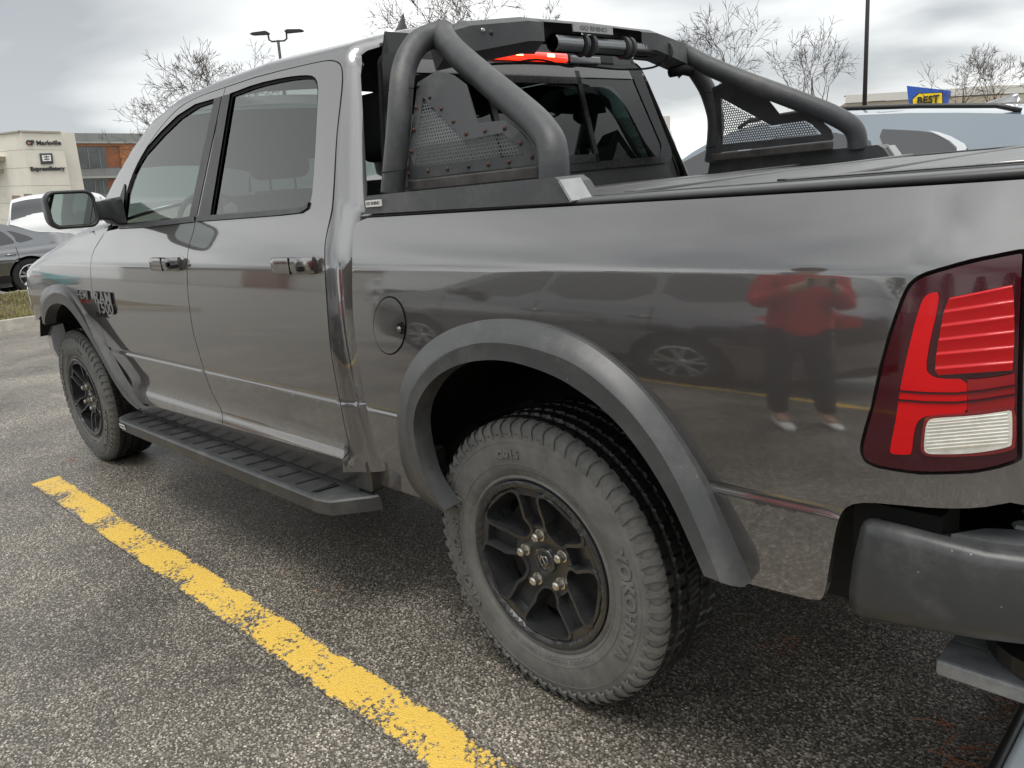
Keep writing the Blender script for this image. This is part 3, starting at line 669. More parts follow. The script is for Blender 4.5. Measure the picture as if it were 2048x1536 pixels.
    for i in range(NS):
        for j,yy in enumerate(ys):
            sk=.25*math.sin(yy*95)/NB*2 ; a=2*math.pi*(i/NS)+sk*.6
            r=trr(yy)-disp(i,yy,j); y2=yy+(.004 if ((i//3)%2 and .058<yy<.2) else 0)
            vs.append((r*math.cos(a),y2,r*math.sin(a)))
    for i in range(NS):
        for j in range(ny-1):
            a,b=i*ny+j,((i+1)%NS)*ny+j; fs.append((a,b,b+1,a+1))
    mobj('tyre_tread',vs,fs,TRD,w,ang=28)
    # dusty shoulder skin
    sk=MB(); sk.lathe([(.343,side_h(.343)),(.352,.0075),(.366,.0095),(.377,.0165),(.3835,.028),(.3850,.037)],(0,0,0),NB*2)
    for b in range(NB*2):
        a0=2*math.pi*(b+.05)/(NB*2); a1=2*math.pi*(b+.80+.1*(b%3==0))/(NB*2)
        rr=.3872 if b%2 else .3866; r0=.345 if b%2 else .352
        P=[]
        for a in (a0,a1):
            st=(.012 if b%2 else -.008)
            P.append([((r)*math.cos(a+st*k),h,(r)*math.sin(a+st*k)) for k,(r,h) in enumerate(((r0,side_h(r0)-.0005),(r0+.004,.0025),(.366,.0045),(.379,.0115),(rr,.024),(rr+.001,.036),(rr-.006,.040)))])
        sk.grid(P)
        for q in range(2): pass
    sk.build('shoulder_blocks',RUB,w,ang=30)
    return w
w0=make_wheel(truck,(0,.03,.39))
def put(w,loc,rz=0,rx=0,spin=0):
    c=copy_tree(w,truck); c.location=loc; c.rotation_euler=(0,spin,rz); return c
wf=put(w0,(-3.569,.03,.39),R_(1.5),spin=R_(31))
put(w0,(0,1.97,.39),math.pi); put(w0,(-3.569,1.97,.39),math.pi+R_(1.5))
# wheel wells
for cx_ in (0,-3.569):
    m=MB().lathe([(.615,.012),(.615,.50),(.30,.52)],(cx_,0,.39),40,a0=R_(16),a1=R_(148)); m.add([(cx_+.62*math.cos(a),.5,.39+.62*math.sin(a)) for a in np.linspace(R_(10),R_(152),30)],[tuple(range(30))])
    q=m.build('wheel_well',LINER,truck,smooth=True); mirrored(q)
m=MB()
for cx_ in (0,-3.569): m.tube([(cx_,.3,.39),(cx_,1.7,.39)],.06,12); 
m.tube([(.0,.35,.30),(-.0,.35,.75)],.035,10); m.box((-.9,.36,.38),(.9,.44,.44)); m.build('axle',HUBM,truck)
# ---------------------------------------------------------------- fender flares
def flare(outer,ridge,lip,name='fender_flare'):
    def world(pts,y): return [np.array(onP(p[0],p[1],1,y)) for p in chaikin(pts,2)]
    A=world(outer,-.004); B=world(ridge,-.050); D=world(lip,-.052)
    rows=[]
    for a,b,d in zip(A,B,D):
        a0=a.copy(); a0[1]=float(prof(a[2],a[0])+corner(a[0]))+.004
        rows.append([a0,a+(0,-.006,0),a*.55+b*.45+(0,-.008,0),b*.92+a*.08+(0,-.002,0),b,b*.9+d*.1+(0,.0005,0),d*.93+b*.07,d,d+(0,.012,0),d+(0,.060,0)])
    m=MB().grid(rows); m.add(rows[0],[tuple(range(9))]); m.add(rows[-1],[tuple(range(9))])
    q=m.build(name,FLARE,truck,ang=24); mirrored(q); return q
fl=flare(*[[q[k] for q in st_] for k in range(3)])
flare(f_o,f_r,f_l)
# ---------------------------------------------------------------- running board
rb=[]
zb=.42
def rbx(x): return x
prof_rb=[(-.083,zb-.004),(-.078,zb),(.030,zb-.004),(.034,zb),(.040,zb+.016),(.062,zb+.016),(.066,zb-.02)]
m=MB()
xo=[(-2.70,-.02),(-2.72,-.055),(-2.69,-.083),(-.87,-.083),(-.80,-.066),(-.735,.02),(-.72,.06)]
topp=[(-2.76,.058),(-2.765,.0),(-2.735,-.055),(-2.66,-.081),(-.87,-.083),(-.81,-.068),(-.725,.03),(-.71,.058)]
bot=[(x,y) for x,y in topp]
k=len(topp)
def ins(p,d): return [tuple(q) for q in shrink(p,d)]
t1=[(x,y,zb) for x,y in ins(topp,.006)]; t0=[(x,y,zb-.006) for x,y in topp]; tb=[(x,y+.004,zb-.052) for x,y in topp]
m.add(t1+t0+tb,[tuple(range(k))]+[(i+k,(i+1)%k+k,(i+1)%k,i) for i in range(k)]+[(i+2*k,(i+1)%k+2*k,(i+1)%k+k,i+k) for i in range(k)]+[tuple(range(3*k-1,2*k-1,-1))])
board=m.build('running_board',TEX,truck,ang=30)
m=MB(); m.box((-2.70,.040,zb-.03),(-.80,.068,zb+.022),.005); m.build('board_back_rail',TEX,board)
m=MB(); m.box((-2.66,-.062,zb+.0005),(-.93,.034,zb+.004),.0015); m.build('tread_pad',mat('worn_tread_pad',(.028,.029,.03),.42,noise=(7,.55),bump=(400,.5,.001)),board)
SLOT=mat('slot_black',(.002,.002,.002),.9)
for i in range(15):
    x=-2.60+i*.1195; m=MB()
    m.prism([(x-.006,-.052),(x+.010,-.052),(x+.030,.026),(x+.014,.026)],2,zb+.0035,zb+.006); m.build('grip_slot',SLOT,board)
    
m=MB(); 
v,f=[(-2.66,-.0845,zb-.012),(-2.585,-.0845,zb-.012),(-2.585,-.0825,zb-.036),(-2.66,-.0825,zb-.036)],[(0,1,2,3)]
m.add([(p[0],p[1]-.001,p[2]) for p in v],f); lab=m.build('brand_plate',mat('white_label',(.8,.8,.78),.5),board)
m=MB(); v,f=text_geo('GO RHINO',.0135,.0004,.0004); m.add([(-2.6225+p[0],-.0860-p[2]*.2,zb-.024+p[1]) for p in v],f); m.build('plate_lettering',BLK,lab)
m=MB()
for x in (-2.35,-1.85,-1.2,-.86): m.tube([(x,.30,.44),(x,.05,.36),(x,-.02,.365)],.018,8)
m.build('board_bracket',BLK,board,smooth=True)
q=copy_tree(board,truck); q.scale=(1,-1,1); q.location=(0,2.0,0)
# ---------------------------------------------------------------- door handles
def handle(x0,x1,zc,par):
    yo=lambda x:float(prof(zc,x))
    # scooped cup behind
    cu=MB(); n=24
    for s,yd in ((1,.0),):
        ring=[((x0+x1)/2+.01+(x1-x0)*.60*math.cos(t),zc+.036*math.sin(t)) for t in np.linspace(0,2*math.pi,n,endpoint=False)]
        mid=[((x0+x1)/2+.01+(x1-x0)*.48*math.cos(t),zc+.026*math.sin(t)) for t in np.linspace(0,2*math.pi,n,endpoint=False)]
    o=panel('handle_cup',S,ring,PAINT,par,off=.0012,gap=0,flange=0,mirror=False,h=.02)
    rows=[]
    for t in np.linspace(0,1,13):
        x=x0+(x1-x0)*t; h=.0245+.003*math.sin(math.pi*t); pr=.008+.030*min(1,math.sin(math.pi*min(max(t,.0),1))*2.2)
        pr=.010+.026*min(1,t/.14,(1-t)/.14)
        c=yo(x)-pr; row=[]
        for a in np.linspace(0,2*math.pi,14,endpoint=False):
            ca,sa=math.cos(a),math.sin(a)
            row.append((x,c-.009*np.sign(ca)*abs(ca)**.7,zc+h*np.sign(sa)*abs(sa)**.6))
        rows.append(row)
    m=MB().grid(rows,closed=True); m.add(rows[0],[tuple(range(13,-1,-1))]); m.add(rows[-1],[tuple(range(14))])
    g=m.build('door_handle',CHROME,par,smooth=True)
    m=MB(); x=x0+(x1-x0)*.62; m.box((x,yo(x)-.0465,zc-.025),(x+.0022,yo(x)-.030,zc+.025)); m.build('handle_seam',SEAL,g)
    return g
hr=handle(-1.045,-.800,1.166,rdoor[0]); hf=handle(-2.05,-1.79,1.168,fdoor[0])
m=MB().lathe([(0,-.002),(.008,-.001),(.009,.002)],(-1.83,float(prof(1.168,-1.83))-.047,1.168),14); m.build('key_lock',SEAL,hf)
# ---------------------------------------------------------------- badges
BAD=mat('black_badge',(.006,.006,.006),.5,spec=.3)
BADS=mat('badge_satin_face',(.19,.19,.185),.45,.3)
def badge(s,pxc,size,m_,par,name='badge',sx=1,ext=.003,bold=.001,off=.004,sy=1):
    x0,z0=onS(*pxc); v,f=text_geo(s,size,ext,bold); o=[]
    for p in v:
        x=x0+p[0]*sx; z=z0+p[1]*sy; o.append((x,float(prof(z,x)+corner(x))-off-p[2],z))
    return MB().add(o,f).build(name,m_,par)
badge('RAM',(209,597),.078,BAD,fdoor[0],sx=1.5,ext=.0035,bold=.0028,off=.002); badge('RAM',(209,597),.078,BADS,fdoor[0],'badge_lettering',sx=1.5,ext=.0003,bold=.0016,off=.0092)
badge('1500',(214,616.5),.078,BAD,fdoor[0],sx=1.45,ext=.0035,bold=.0028,off=.002); badge('1500',(214,616.5),.078,BADS,fdoor[0],'badge_lettering',sx=1.45,ext=.0003,bold=.0016,off=.0092)
badge('CLASSIC',(205,630),.034,BAD,fdoor[0],sx=1.35,ext=.001,bold=.0006,off=.002)
fenders=[o for o in truck.children if o.name.startswith('front_fender')]
badge('HEMI',(168,590),.058,BAD,fenders[0],sx=1.3,ext=.003,bold=.0016,off=.002); badge('HEMI',(168,590),.058,BADS,fenders[0],'badge_lettering',sx=1.3,ext=.0003,bold=.0008,off=.0082)
badge('5.7 LITER',(169.5,602),.030,mat('badge_red',(.22,.05,.045),.4),fenders[0],sx=1.25,ext=.001,bold=.0006,off=.002)
# ---------------------------------------------------------------- mirror
def mirror():
    x0=-2.30; rows=[]
    def rr2(y0,y1,z0,z1,r,n=6):
        p=[]
        for cy_,cz_,a in ((y1-r,z1-r,0),(y0+r,z1-r,90),(y0+r,z0+r,180),(y1-r,z0+r,270)):
            for k in range(n): an=R_(a+k*90/(n-1)); p.append((cy_+r*math.cos(an),cz_+r*math.sin(an)))
        return p
    Y0,Y1,Z0,Z1=-.272,-.078,1.335,1.490
    def sk(p,x): return (x+.10*(p[0]-Y1)*0,p[0]+(.10*(p[1]-Z0))*-0.10,p[1]+.03*(Y1-p[0]))
    for dx_,i_,r in ((-.13,.045,.03),(-.115,.02,.04),(-.07,.003,.045),(-.02,0,.038),(.0,.003,.036),(.004,.010,.033),(-.012,.014,.031)):
        rows.append([sk(p,x0+dx_) for p in rr2(Y0+i_,Y1-i_,Z0+i_,Z1-i_,r)])
    m=MB().grid(rows,closed=True); m.add(rows[0],[tuple(range(len(rows[0])))])
    h=m.build('door_mirror',TRIM,truck,smooth=True)
    m=MB(); m.add([sk(p,x0-.006) for p in rr2(Y0+.015,Y1-.015,Z0+.015,Z1-.015,.03)],[tuple(range(24))]); m.build('mirror_glass',mat('mirror_silver',(.55,.60,.57),.02,1),h)
    m=MB(); rows=[]
    for y,z0,z1,xa,xb in ((-.10,1.365,1.440,-2.42,-2.325),(-.05,1.362,1.440,-2.46,-2.35),(-.0,1.355,1.443,-2.52,-2.40),(.035,1.335,1.450,-2.58,-2.43),(.078,1.330,1.455,-2.62,-2.45)):
        rows.append([(xa,y,z0+.01),(xa+.01,y,z1),(xb-.01,y,z1),(xb,y,z1-.012),(xb,y,z0+.01),(xb-.01,y,z0)])
    m.grid(rows,closed=True); m.build('mirror_arm',TRIM,h,ang=35)
    return h
mr_=mirror(); q=copy_tree(mr_,truck); q.scale=(1,-1,1); q.location=(0,2,0)
# ---------------------------------------------------------------- tail lamp
LDK=mat('tail_lamp_dark_red',(.045,.002,.006),.10,coat=.6,spec=.4)
LRD=mat('tail_lamp_red',(.60,.005,.008),.22,coat=.25,spec=.25,noise=(5,.12),bump=(900,.15,.0003))
LRB=mat('tail_lamp_ribbed_red',(.50,.004,.008),.16,coat=.4,spec=.3)
LWH=mat('reverse_lamp_clear',(.78,.76,.70),.12,.25,coat=1,noise=(60,.15))
def lamp_loc(pts,off=0.0): return px(pts,off)
tb_=px(chaikin(tailo,1,True))
tp=panel('tail_lamp',S,tb_,LDK,truck,off=.004,gap=0,flange=.018,h=.015)
tps=[o for o in truck.children if o.name.startswith('tail_lamp')]
RED1=[(1881,584),(1862,585),(1850,594),(1842,612),(1826,670),(1804.5,771),(1840,776),(1900,777),(1912,777),(1912,757),(1880,756),(1862,750),(1853,736),(1862,680),(1876,622)]
RED2=[(1803,783),(1801,788),(1803,791),(1840,793),(1910,794),(1910,782),(1860,782)]
RED3=[(1800,800),(1796,830),(1783,895),(1784,903),(1790,906),(1820,907),(1826,903),(1829,870),(1834,848),(1842,835),(1858,829),(1912,825),(1912,798),(1850,799)]
STR=[(1901,593),(1893,606),(1886,650),(1878,700),(1872,735),(1874,744),(1884,750),(1912,754),(1958,752),(2026,740),(2030,700),(2031,640),(2030,588),(2026,566),(1990,572),(1950,582)]
MID=[(1913,758),(1958,757),(2027,747),(2027,813),(1913,824)]
WHT=[(1862,836),(1872,833),(1950,828),(2005,820),(2020,817),(2024,822),(2024,884),(2018,890),(1975,899),(1930,904),(1870,905),(1856,903),(1850,896),(1853,855),(1857,842)]
def lens(name,pts,m_,off,h=.012,sm=1):
    q=panel(name,S,px(chaikin(pts,sm,True)),m_,tps[0],off=off,gap=0,flange=.003,h=h,mirror=False); mirrored(q,parent=tps[1]); return q
REDA=[(1881,584),(1862,585),(1850,594),(1842,612),(1826,670),(1805,765),(1801,790),(1796,830),(1783,895),(1784,903),(1790,906),(1820,907),(1826,903),(1829,870),(1834,848),(1842,835),(1858,829),(1912,825),(1935,823),(1935,790),(1935,757),(1880,756),(1862,750),(1853,736),(1862,680),(1876,622)]
lens('lens_red',REDA,LRD,.0065)
lens('lens_dark',[(1936,757),(1958,756),(2000,751),(2029,745),(2029,780),(2029,813),(1990,818),(1950,822),(1936,823),(1936,790)],mat('tail_lamp_mid_red',(.26,.004,.008),.22,coat=.4,bump=(700,.2,.0004)),.0062,sm=0)
for dy_ in (0,18): lens('lens_line',[(1798,778+dy_),(1850,782+dy_),(1912,783+dy_),(1970,777+dy_),(2030,767+dy_),(2030,770.5+dy_),(1970,781+dy_),(1912,787+dy_),(1850,786+dy_),(1798,782+dy_)],LDK,.0082,h=.01,sm=0)
lens('lens_surround',[(1859,829),(1905,826),(2012,812),(2031,811),(2031,890),(2020,899),(1975,907),(1930,910),(1866,911),(1848,906),(1842,895),(1848,850),(1851,836)],mat('reverse_surround_red',(.22,.006,.01),.15,coat=1),.0064,sm=1)
wl=lens('lens_clear',WHT,LWH,.0085)
def ribs(name,pts,m_,k,off,amp,h):
    P=px(chaikin(pts,1,True)); z0=min(p[1] for p in P); z1=max(p[1] for p in P)
    def F(x,v):
        b=S(x,v); xx=np.asarray(x,float); t=(v-z0-.10*(xx-1.0)-.0)/(z1-z0)*k
        b[...,1]-=off+amp*np.abs(np.sin(t*math.pi))**.6; return b
    V,T,_l=cdt_mesh(P,(),h); e=1e-3
    Pp,n=surf(F,V); q=mobj(name,Pp,[tuple(t) for t in T],m_,tps[0],normals=n); mirrored(q,parent=tps[1]); return q
def ribgrid(name,L0,R0_,m_,k,off,amp,nr,nc=10):
    Lp=resample(chaikin(L0,1),nr); Rp=resample(chaikin(R0_,1),nr); rows=[];ts=np.linspace(0,1,nr)
    for t,l,r in zip(ts,Lp,Rp):
        row=[]
        for s_ in np.linspace(0,1,nc):
            x,z=onS(*(l+(r-l)*s_)); f_=(t*k)%1; h=amp*(1-f_)**1.5*min(1,f_*12)*(1-.3*abs(s_*2-1)**3); row.append(S(x,z)-(0,off+h,0))
        rows.append(row)
    q=MB().grid(rows).build(name,m_,tps[0],smooth=True); mirrored(q,parent=tps[1]); return q
ribgrid('lens_ribbed',[(1903,594),(1892,615),(1884,660),(1876,705),(1873,738),(1880,748)],[(2028,568),(2031,600),(2032,660),(2030,705),(2028,738)],LRB,5.6,.0070,.0040,90)
ribgrid('lens_clear_ribs',[(1866,840),(1858,850),(1856,870),(1856,890),(1862,899)],[(2018,823),(2021,840),(2021,860),(2020,878),(2016,886)],LWH,9,.0092,.0022,64)
# recess lip round the lamp
o2=[tuple(p) for p in shrink(tb_,-.010)]
rows=[]
A,na=surf(S,np.array(tb_),.001); B,nb=surf(S,np.array(o2),.0005)
m=MB(); n_=len(tb_)
A2,_n=surf(S,np.array(tb_),-.010); A,na=surf(S,np.array([tuple(p) for p in shrink(tb_,-.002)]),-.012); B,nb=surf(S,np.array([tuple(p) for p in shrink(tb_,-.0068)]),.0006); mid=(A*.35+B*.65)+nb*(-.0015)
m.add(list(A)+list(mid)+list(B),[(i,(i+1)%n_,(i+1)%n_+n_,i+n_) for i in range(n_)]+[(i+n_,(i+1)%n_+n_,(i+1)%n_+2*n_,i+2*n_) for i in range(n_)])
q=m.build('lamp_recess',CABP,truck,smooth=True); mirrored(q)
# ---------------------------------------------------------------- rear bumper
BUMP=mat('bumper_plastic',(.040,.042,.044),.40,specks=.7,noise=(6,.08),bump=(500,.15,.0004))
path=[(.822,.07,0),(.826,.02,0),(.845,-.003,0),(.90,-.008,0),(1.02,-.002,0),(1.12,.03,.3),(1.20,.09,.7),(1.25,.19,1),(1.27,.40,1),(1.275,1.0,1)]
rows=[]
for i,(x,y,t) in enumerate(path):
    # outward direction
    a=np.array(path[max(i-1,0)][:2]); b=np.array(path[min(i+1,len(path)-1)][:2]); d=(b-a)/np.linalg.norm(b-a); nrm=np.array([d[1],-d[0]])
    zt=.735-.010*min(1,max(0,(x-.95)/.1))
    hb=.190-.045*min(1,max(0,(x-.84)/.22))
    sec=[(-.07,zt-.03+.02),(-.026,zt+.004),(-.012,zt+.001),(-.003,zt-.007),(0,zt-.019),(.004,zt-.45*hb),(.003,zt-.78*hb),(-.001,zt-.92*hb),(-.012,zt-.985*hb),(-.07,zt-hb)]
    rows.append([(x+nrm[0]*s-(zt-z)*.16*max(0,1-i/4),y+nrm[1]*s,z) for s,z in sec])
half=rows; full=[[ (p[0],2-p[1],p[2]) for p in r] for r in reversed(rows)]
m=MB(); m.grid(rows+full[1:]); bmp=m.build('rear_bumper',BUMP,truck,ang=50)
# top step pad
m=MB()
pad=[(.965,.022),(1.02,.022),(1.10,.05),(1.175,.105),(1.215,.18),(1.235,.40),(1.24,1.0),(1.24,1.6),(1.215,1.82),(1.175,1.895),(1.10,1.95),(1.02,1.978),(.965,1.978),(1.0,1.93),(1.06,1.90),(1.10,1.86),(1.10,.14),(1.06,.10),(1.0,.07)]
m.prism(pad,2,.700,.741); pd=m.build('step_pad',mat('step_pad_plastic',(.075,.078,.082),.42,specks=.5,noise=(20,.12)),bmp)
HEX=mat('hex_grip_grey',(.12,.125,.13),.45,noise=(30,.1))
k_=0
m=MB()
for i in range(9):
    for j in range(4):
        cx2=1.045+j*.034+(i%2)*.017; cy2=.105+i*.030
        if cx2>1.235 or cy2<.06+(cx2-1.0)*.35: continue
        m.add([(cx2+.0165*math.cos(t),cy2+.0165*math.sin(t),.7415) for t in np.linspace(0,2*math.pi,7)[:-1]]+[(cx2+.0135*math.cos(t),cy2+.0135*math.sin(t),.7465) for t in np.linspace(0,2*math.pi,7)[:-1]],[tuple(range(6,12))]+[(q2,(q2+1)%6,(q2+1)%6+6,q2+6) for q2 in range(6)])
m.build('hex_grip',HEX,pd)
m=MB().box((.81,.025,.60),(.95,.12,.765)); m.build('bumper_gap_filler',SEAL,bmp)
# towing step under the bumper
m=MB(); st=[(.90,.15),(1.36,.10),(1.38,.17),(1.38,.50),(1.30,.60),(.92,.30)]
m=MB().box((.925,.11,.416),(1.40,.19,.448),.006); m.box((.925,.19,.418),(.99,.8,.445),.006)
m.build('tow_step',mat('scuffed_grey_metal',(.24,.25,.26),.45,.2,noise=(18,.35),bump=(120,.3,.001)),truck)
m=MB(); m.lathe([(.0,.0),(.10,.0),(.12,.02),(.12,.05),(.0,.055)],(1.10,.22,.448),24,axis='z'); m.build('step_bracket',BLK,truck)
# ---------------------------------------------------------------- roof antenna
ab_=onP(799,79,1,1.0); m=MB(); ax_,ay_,zb_=float(ab_[0]),1.0,float(ab_[2])-.012; print('ant',ab_)
rows=[]
for x,w,h in ((-.14,.004,.002),(-.09,.016,.018),(-.05,.017,.036),(-.01,.015,.060),(.025,.012,.090),(.04,.006,.104),(.05,.003,.108),(.052,.004,.07),(.065,.016,.03),(.09,.012,.012),(.105,.002,.002)):
    rows.append([(ax_+x,ay_-w-.022*(1-min(1,h/.05)),zb_),(ax_+x,ay_-w*.8,zb_+h*.35),(ax_+x,ay_-w*.3,zb_+h*.9),(ax_+x,ay_,zb_+h),(ax_+x,ay_+w*.3,zb_+h*.9),(ax_+x,ay_+w*.8,zb_+h*.35),(ax_+x,ay_+w+.022*(1-min(1,h/.05)),zb_)])
m.grid(rows); m.build('roof_antenna',mat('antenna_grey',(.05,.05,.05),.35,coat=.3),truck,smooth=True)
# ---------------------------------------------------------------- interior
m=MB(); m.box((-3.25,.20,1.12),(-2.75,1.80,1.30),.06); m.box((-2.80,.30,1.20),(-2.62,.75,1.34),.05); m.build('dashboard',INT,truck,smooth=True)
m=MB(); m.lathe([(.185,-.012),(.198,0),(.185,.012),(.172,0)],(0,0,0),32,axis='x',closed=True); m.tube([(0,-.18,0),(-.02,0,-.01),(0,.18,0)],.014,8); m.tube([(-.02,0,0),(0,0,-.18)],.014,8)
sw_=m.build('steering_wheel',INT,truck,smooth=True); sw_.location=(-2.50,.52,1.27); sw_.rotation_euler=(0,R_(-22),0)
def seat(x,y,w=.50,rear=False):
    m=MB(); m.box((x-.50,y-w/2,.75),(x+.02,y+w/2,.95),.05)
    s=seat_m=m.build('seat',INT,truck,smooth=True)
    m=MB(); rows=[]
    for t in np.linspace(0,1,8):
        z=.88+.52*t; xx=x+.02+.14*t; hw=w/2*(1-.12*t*t); th=.07
        rows.append([(xx-th,y-hw*.8,z),(xx-th-.02,y,z),(xx-th,y+hw*.8,z),(xx,y+hw,z),(xx+th,y+hw*.85,z),(xx+th,y-hw*.85,z),(xx,y-hw,z)])
    m.grid(rows,closed=True); m.add(rows[-1],[tuple(range(7))]); m.build('backrest',INT,s,smooth=True)
    hd=rrect(y-.13,y+.13,1.46,1.68,.05)
    m=MB(); n=len(hd); m.grid([[(x+.10,a,b) for a,b in [(y+(p-y)*.85,1.57+(q-1.57)*.85) for p,q in hd]],[(x+.12,a,b) for a,b in hd],[(x+.18,a,b) for a,b in hd],[(x+.21,a,b) for a,b in [(y+(p-y)*.85,1.57+(q-1.57)*.85) for p,q in hd]]],closed=True)
    m.add([(x+.10,y+(p-y)*.85,1.57+(q-1.57)*.85) for p,q in hd],[tuple(range(n))]); m.add([(x+.21,y+(p-y)*.85,1.57+(q-1.57)*.85) for p,q in hd],[tuple(range(n-1,-1,-1))])
    h=m.build('headrest',INT,s,smooth=True)
    MB().tube([(x+.15,y-.06,1.36),(x+.16,y-.06,1.5)],.006,6).tube([(x+.15,y+.06,1.36),(x+.16,y+.06,1.5)],.006,6).build('headrest_post',CHROME,s)
seat(-2.02,.55); seat(-2.02,1.45); seat(-1.10,.48); seat(-1.10,1.52); seat(-1.10,1.0,.4)
m=MB().box((-3.0,.12,.55),(-.85,1.88,.72)); m.build('cab_floor',INT,truck)
m=MB(); rows=[]
for x in np.linspace(-2.15,-.84,8): rows.append([(x,.34,1.80),(x,.7,1.86),(x,1.0,1.875),(x,1.3,1.86),(x,1.66,1.80)])
m.grid(rows); m.build('headliner',INT,truck)
m=MB()
for y in (.135,1.865): m.box((-1.78,y-.03,.8),(-1.66,y+.03,1.40))
m.build('b_pillar_inner',INT,truck)
m=MB().tube([(-1.95,.275,1.735),(-1.95,.31,1.685),(-1.92,.32,1.665),(-1.80,.32,1.665),(-1.77,.31,1.685),(-1.77,.275,1.735)],.013,8); m.build('grab_handle',mat('handle_dark_green_grey',(.02,.03,.03),.6),truck,smooth=True)
# ---------------------------------------------------------------- sport bar
bar=thing('sport_bar','black tubular sport bar with perforated side panels and light bar on the truck bed','truck roll bar')
pA=[(785,387,.139),(791,322,.148),(797,260,.160),(800,215,.178),(803,170,.200),(808,138,.226),(818,110,.258),(833,88,.295),(850,76,.330),(880,68,.375)]
pB=[(1108,358,.139),(1108,330,.142),(1106,303,.148),(1101,282,.158),(1085,258,.175),(1062,234,.193),(1000,182,.245),(950,140,.297),(912,106,.335),(895,86,.355),(886,72,.372),(885,62,.385)]
def smooth3(p,it=2): return chaikin(p,it)
m=MB().tube(smooth3([onP(a,b,1,c) for a,b,c in pA]),.0345,20); ta=m.build('bar_tube',BARM,bar,smooth=True); mirrored(ta)
m=MB().tube(smooth3([onP(a,b,1,c) for a,b,c in pB]),.0360,20); tb2=m.build('bar_tube',BARM,bar,smooth=True); mirrored(tb2)
m=MB()
for q in ((790,335,.146),(797,158,.205)):
    c=onP(*q[:2],1,q[2])
for q_ in (onP(789,343,1,.146),onP(802,180,1,.196)):
    q=MB().lathe([(.0355,-.0015),(.037,0),(.0355,.0015)],q_,24,axis='z').build('cable_tie',SEAL,bar,smooth=True); mirrored(q)
m=MB()
q1_=onP(1119,362,1,.046); q2_=onP(1143,403,1,.046); pts=[(-.560,1.303),(-.548,1.352),(float(q1_[0])-.02,1.352),(float(q1_[0]),float(q1_[2])-.004),(float(q2_[0]),float(q2_[2])-.002)]
n=len(pts); a=[(x,.046+(z-1.30)*.15,z) for x,z in pts]; b=[(x,.150,z) for x,z in pts]
m.add(a+b,[tuple(range(n)),tuple(range(2*n-1,n-1,-1))]+[(i,i+n,(i+1)%n+n,(i+1)%n) for i in range(n)])
rbm=m.build('rail_mount',BARM,bar); 
m=MB(); m.box((-.545,.0445,1.3215),(-.475,.050,1.3395)); pl=m.build('brand_plate',mat('white_plate',(.72,.72,.68),.45),rbm)
v,f=text_geo('GO RHINO',.0125,.0004,.0003); MB().add([(-.510+p[0],.0440-p[2]*.3,1.3305+p[1]) for p in v],f).build('plate_lettering',BLK,pl)
m=MB(); c1_=onP(1121,359,1,.046); c2_=onP(1146,401,1,.046); d_=c2_-c1_; nn2=np.array([d_[2],0,-d_[0]]); nn2/=np.linalg.norm(nn2); nn2*=-1 if nn2[2]<0 else 1
m.prism([(c1_[0],c1_[2]),(c2_[0],c2_[2]),(c2_[0]-nn2[0]*.006,c2_[2]-nn2[2]*.006),(c1_[0]-nn2[0]*.006,c1_[2]-nn2[2]*.006)],1,.043,.112); cap_=m.build('mount_end_cap',mat('pale_grey_cap',(.30,.31,.31),.5,noise=(30,.15),bump=(700,.3,.0005)),rbm)
r2=copy_tree(rbm,bar); r2.scale=(1,-1,1); r2.location=(0,2,0)
# perforated side panel
PY=.172
def pw(p):
    y=PY
    for _ in range(12): q=onP(p[0],p[1],1,y); y=PY+.32*max(0,float(q[2])-1.47)
    return (float(q[0]),float(q[2]))
plate=[(835,165),(874,141),(905,150),(932,170),(955,246),(1012,240),(1040,262),(1068,295),(1076,318),(1074,328),(815,359),(818,300),(827,230)]
hole=[(845,194),(930,280),(1004,266),(1022,278),(1048,310),(829,334)]
PP=[pw(p) for p in plate]; HH=[pw(p) for p in hole]
m=MB(); V,T,lp=cdt_mesh(PP,[HH],.05); nn=len(V)
def lean(x,z): return PY+.32*max(0,z-1.47)+.0
m.add([(p[0],lean(*p),p[1]) for p in V],[tuple(t) for t in T]); m.add([(p[0],lean(*p)+.004,p[1]) for p in V],[tuple(reversed(t)) for t in T])
for l in lp:
    k=len(l); m.add([(p[0],lean(*p),p[1]) for p in l]+[(p[0],lean(*p)+.004,p[1]) for p in l],[(i,(i+1)%k,(i+1)%k+k,i+k) for i in range(k)])
sp=m.build('side_panel',BARM,bar)
# mesh with real holes: hexagon-packed ring cells
ms=MB(); pit=.0105; R0=.0036
H2=np.array(HH); x0,z0=H2.min(0); x1,z1=H2.max(0); j=0; z=z0
while z<z1:
    x=x0+(j%2)*pit/2
    while x<x1:
        if inpoly(np.array([[x,z]]),[tuple(q) for q in shrink(HH,.002)])[0]:
            o=[];i_=[]
            for k in range(6):
                t=math.pi/6+k*math.pi/3; o.append((x+pit/math.sqrt(3)*math.cos(t),z+pit/math.sqrt(3)*math.sin(t))); i_.append((x+R0*math.cos(t),z+R0*math.sin(t)))
            ms.add([(a,lean(a,b)+.0055,b) for a,b in o+i_],[(k,(k+1)%6,(k+1)%6+6,k+6) for k in range(6)])
        x+=pit
    z+=pit*math.sqrt(3)/2; j+=1
PERF=mat('perforated_steel',(.11,.115,.12),.4,.2,noise=(10,.2))
pm=ms.build('perforated_mesh',PERF,sp)
bolts=[(837,172),(833,215),(828,260),(823,303),(818,347),(860,195),(883,218),(907,243),(932,268),(970,262),(1009,256),(1041,286),(1064,314),(856,342),(895,338),(937,333),(977,329),(1018,324)]
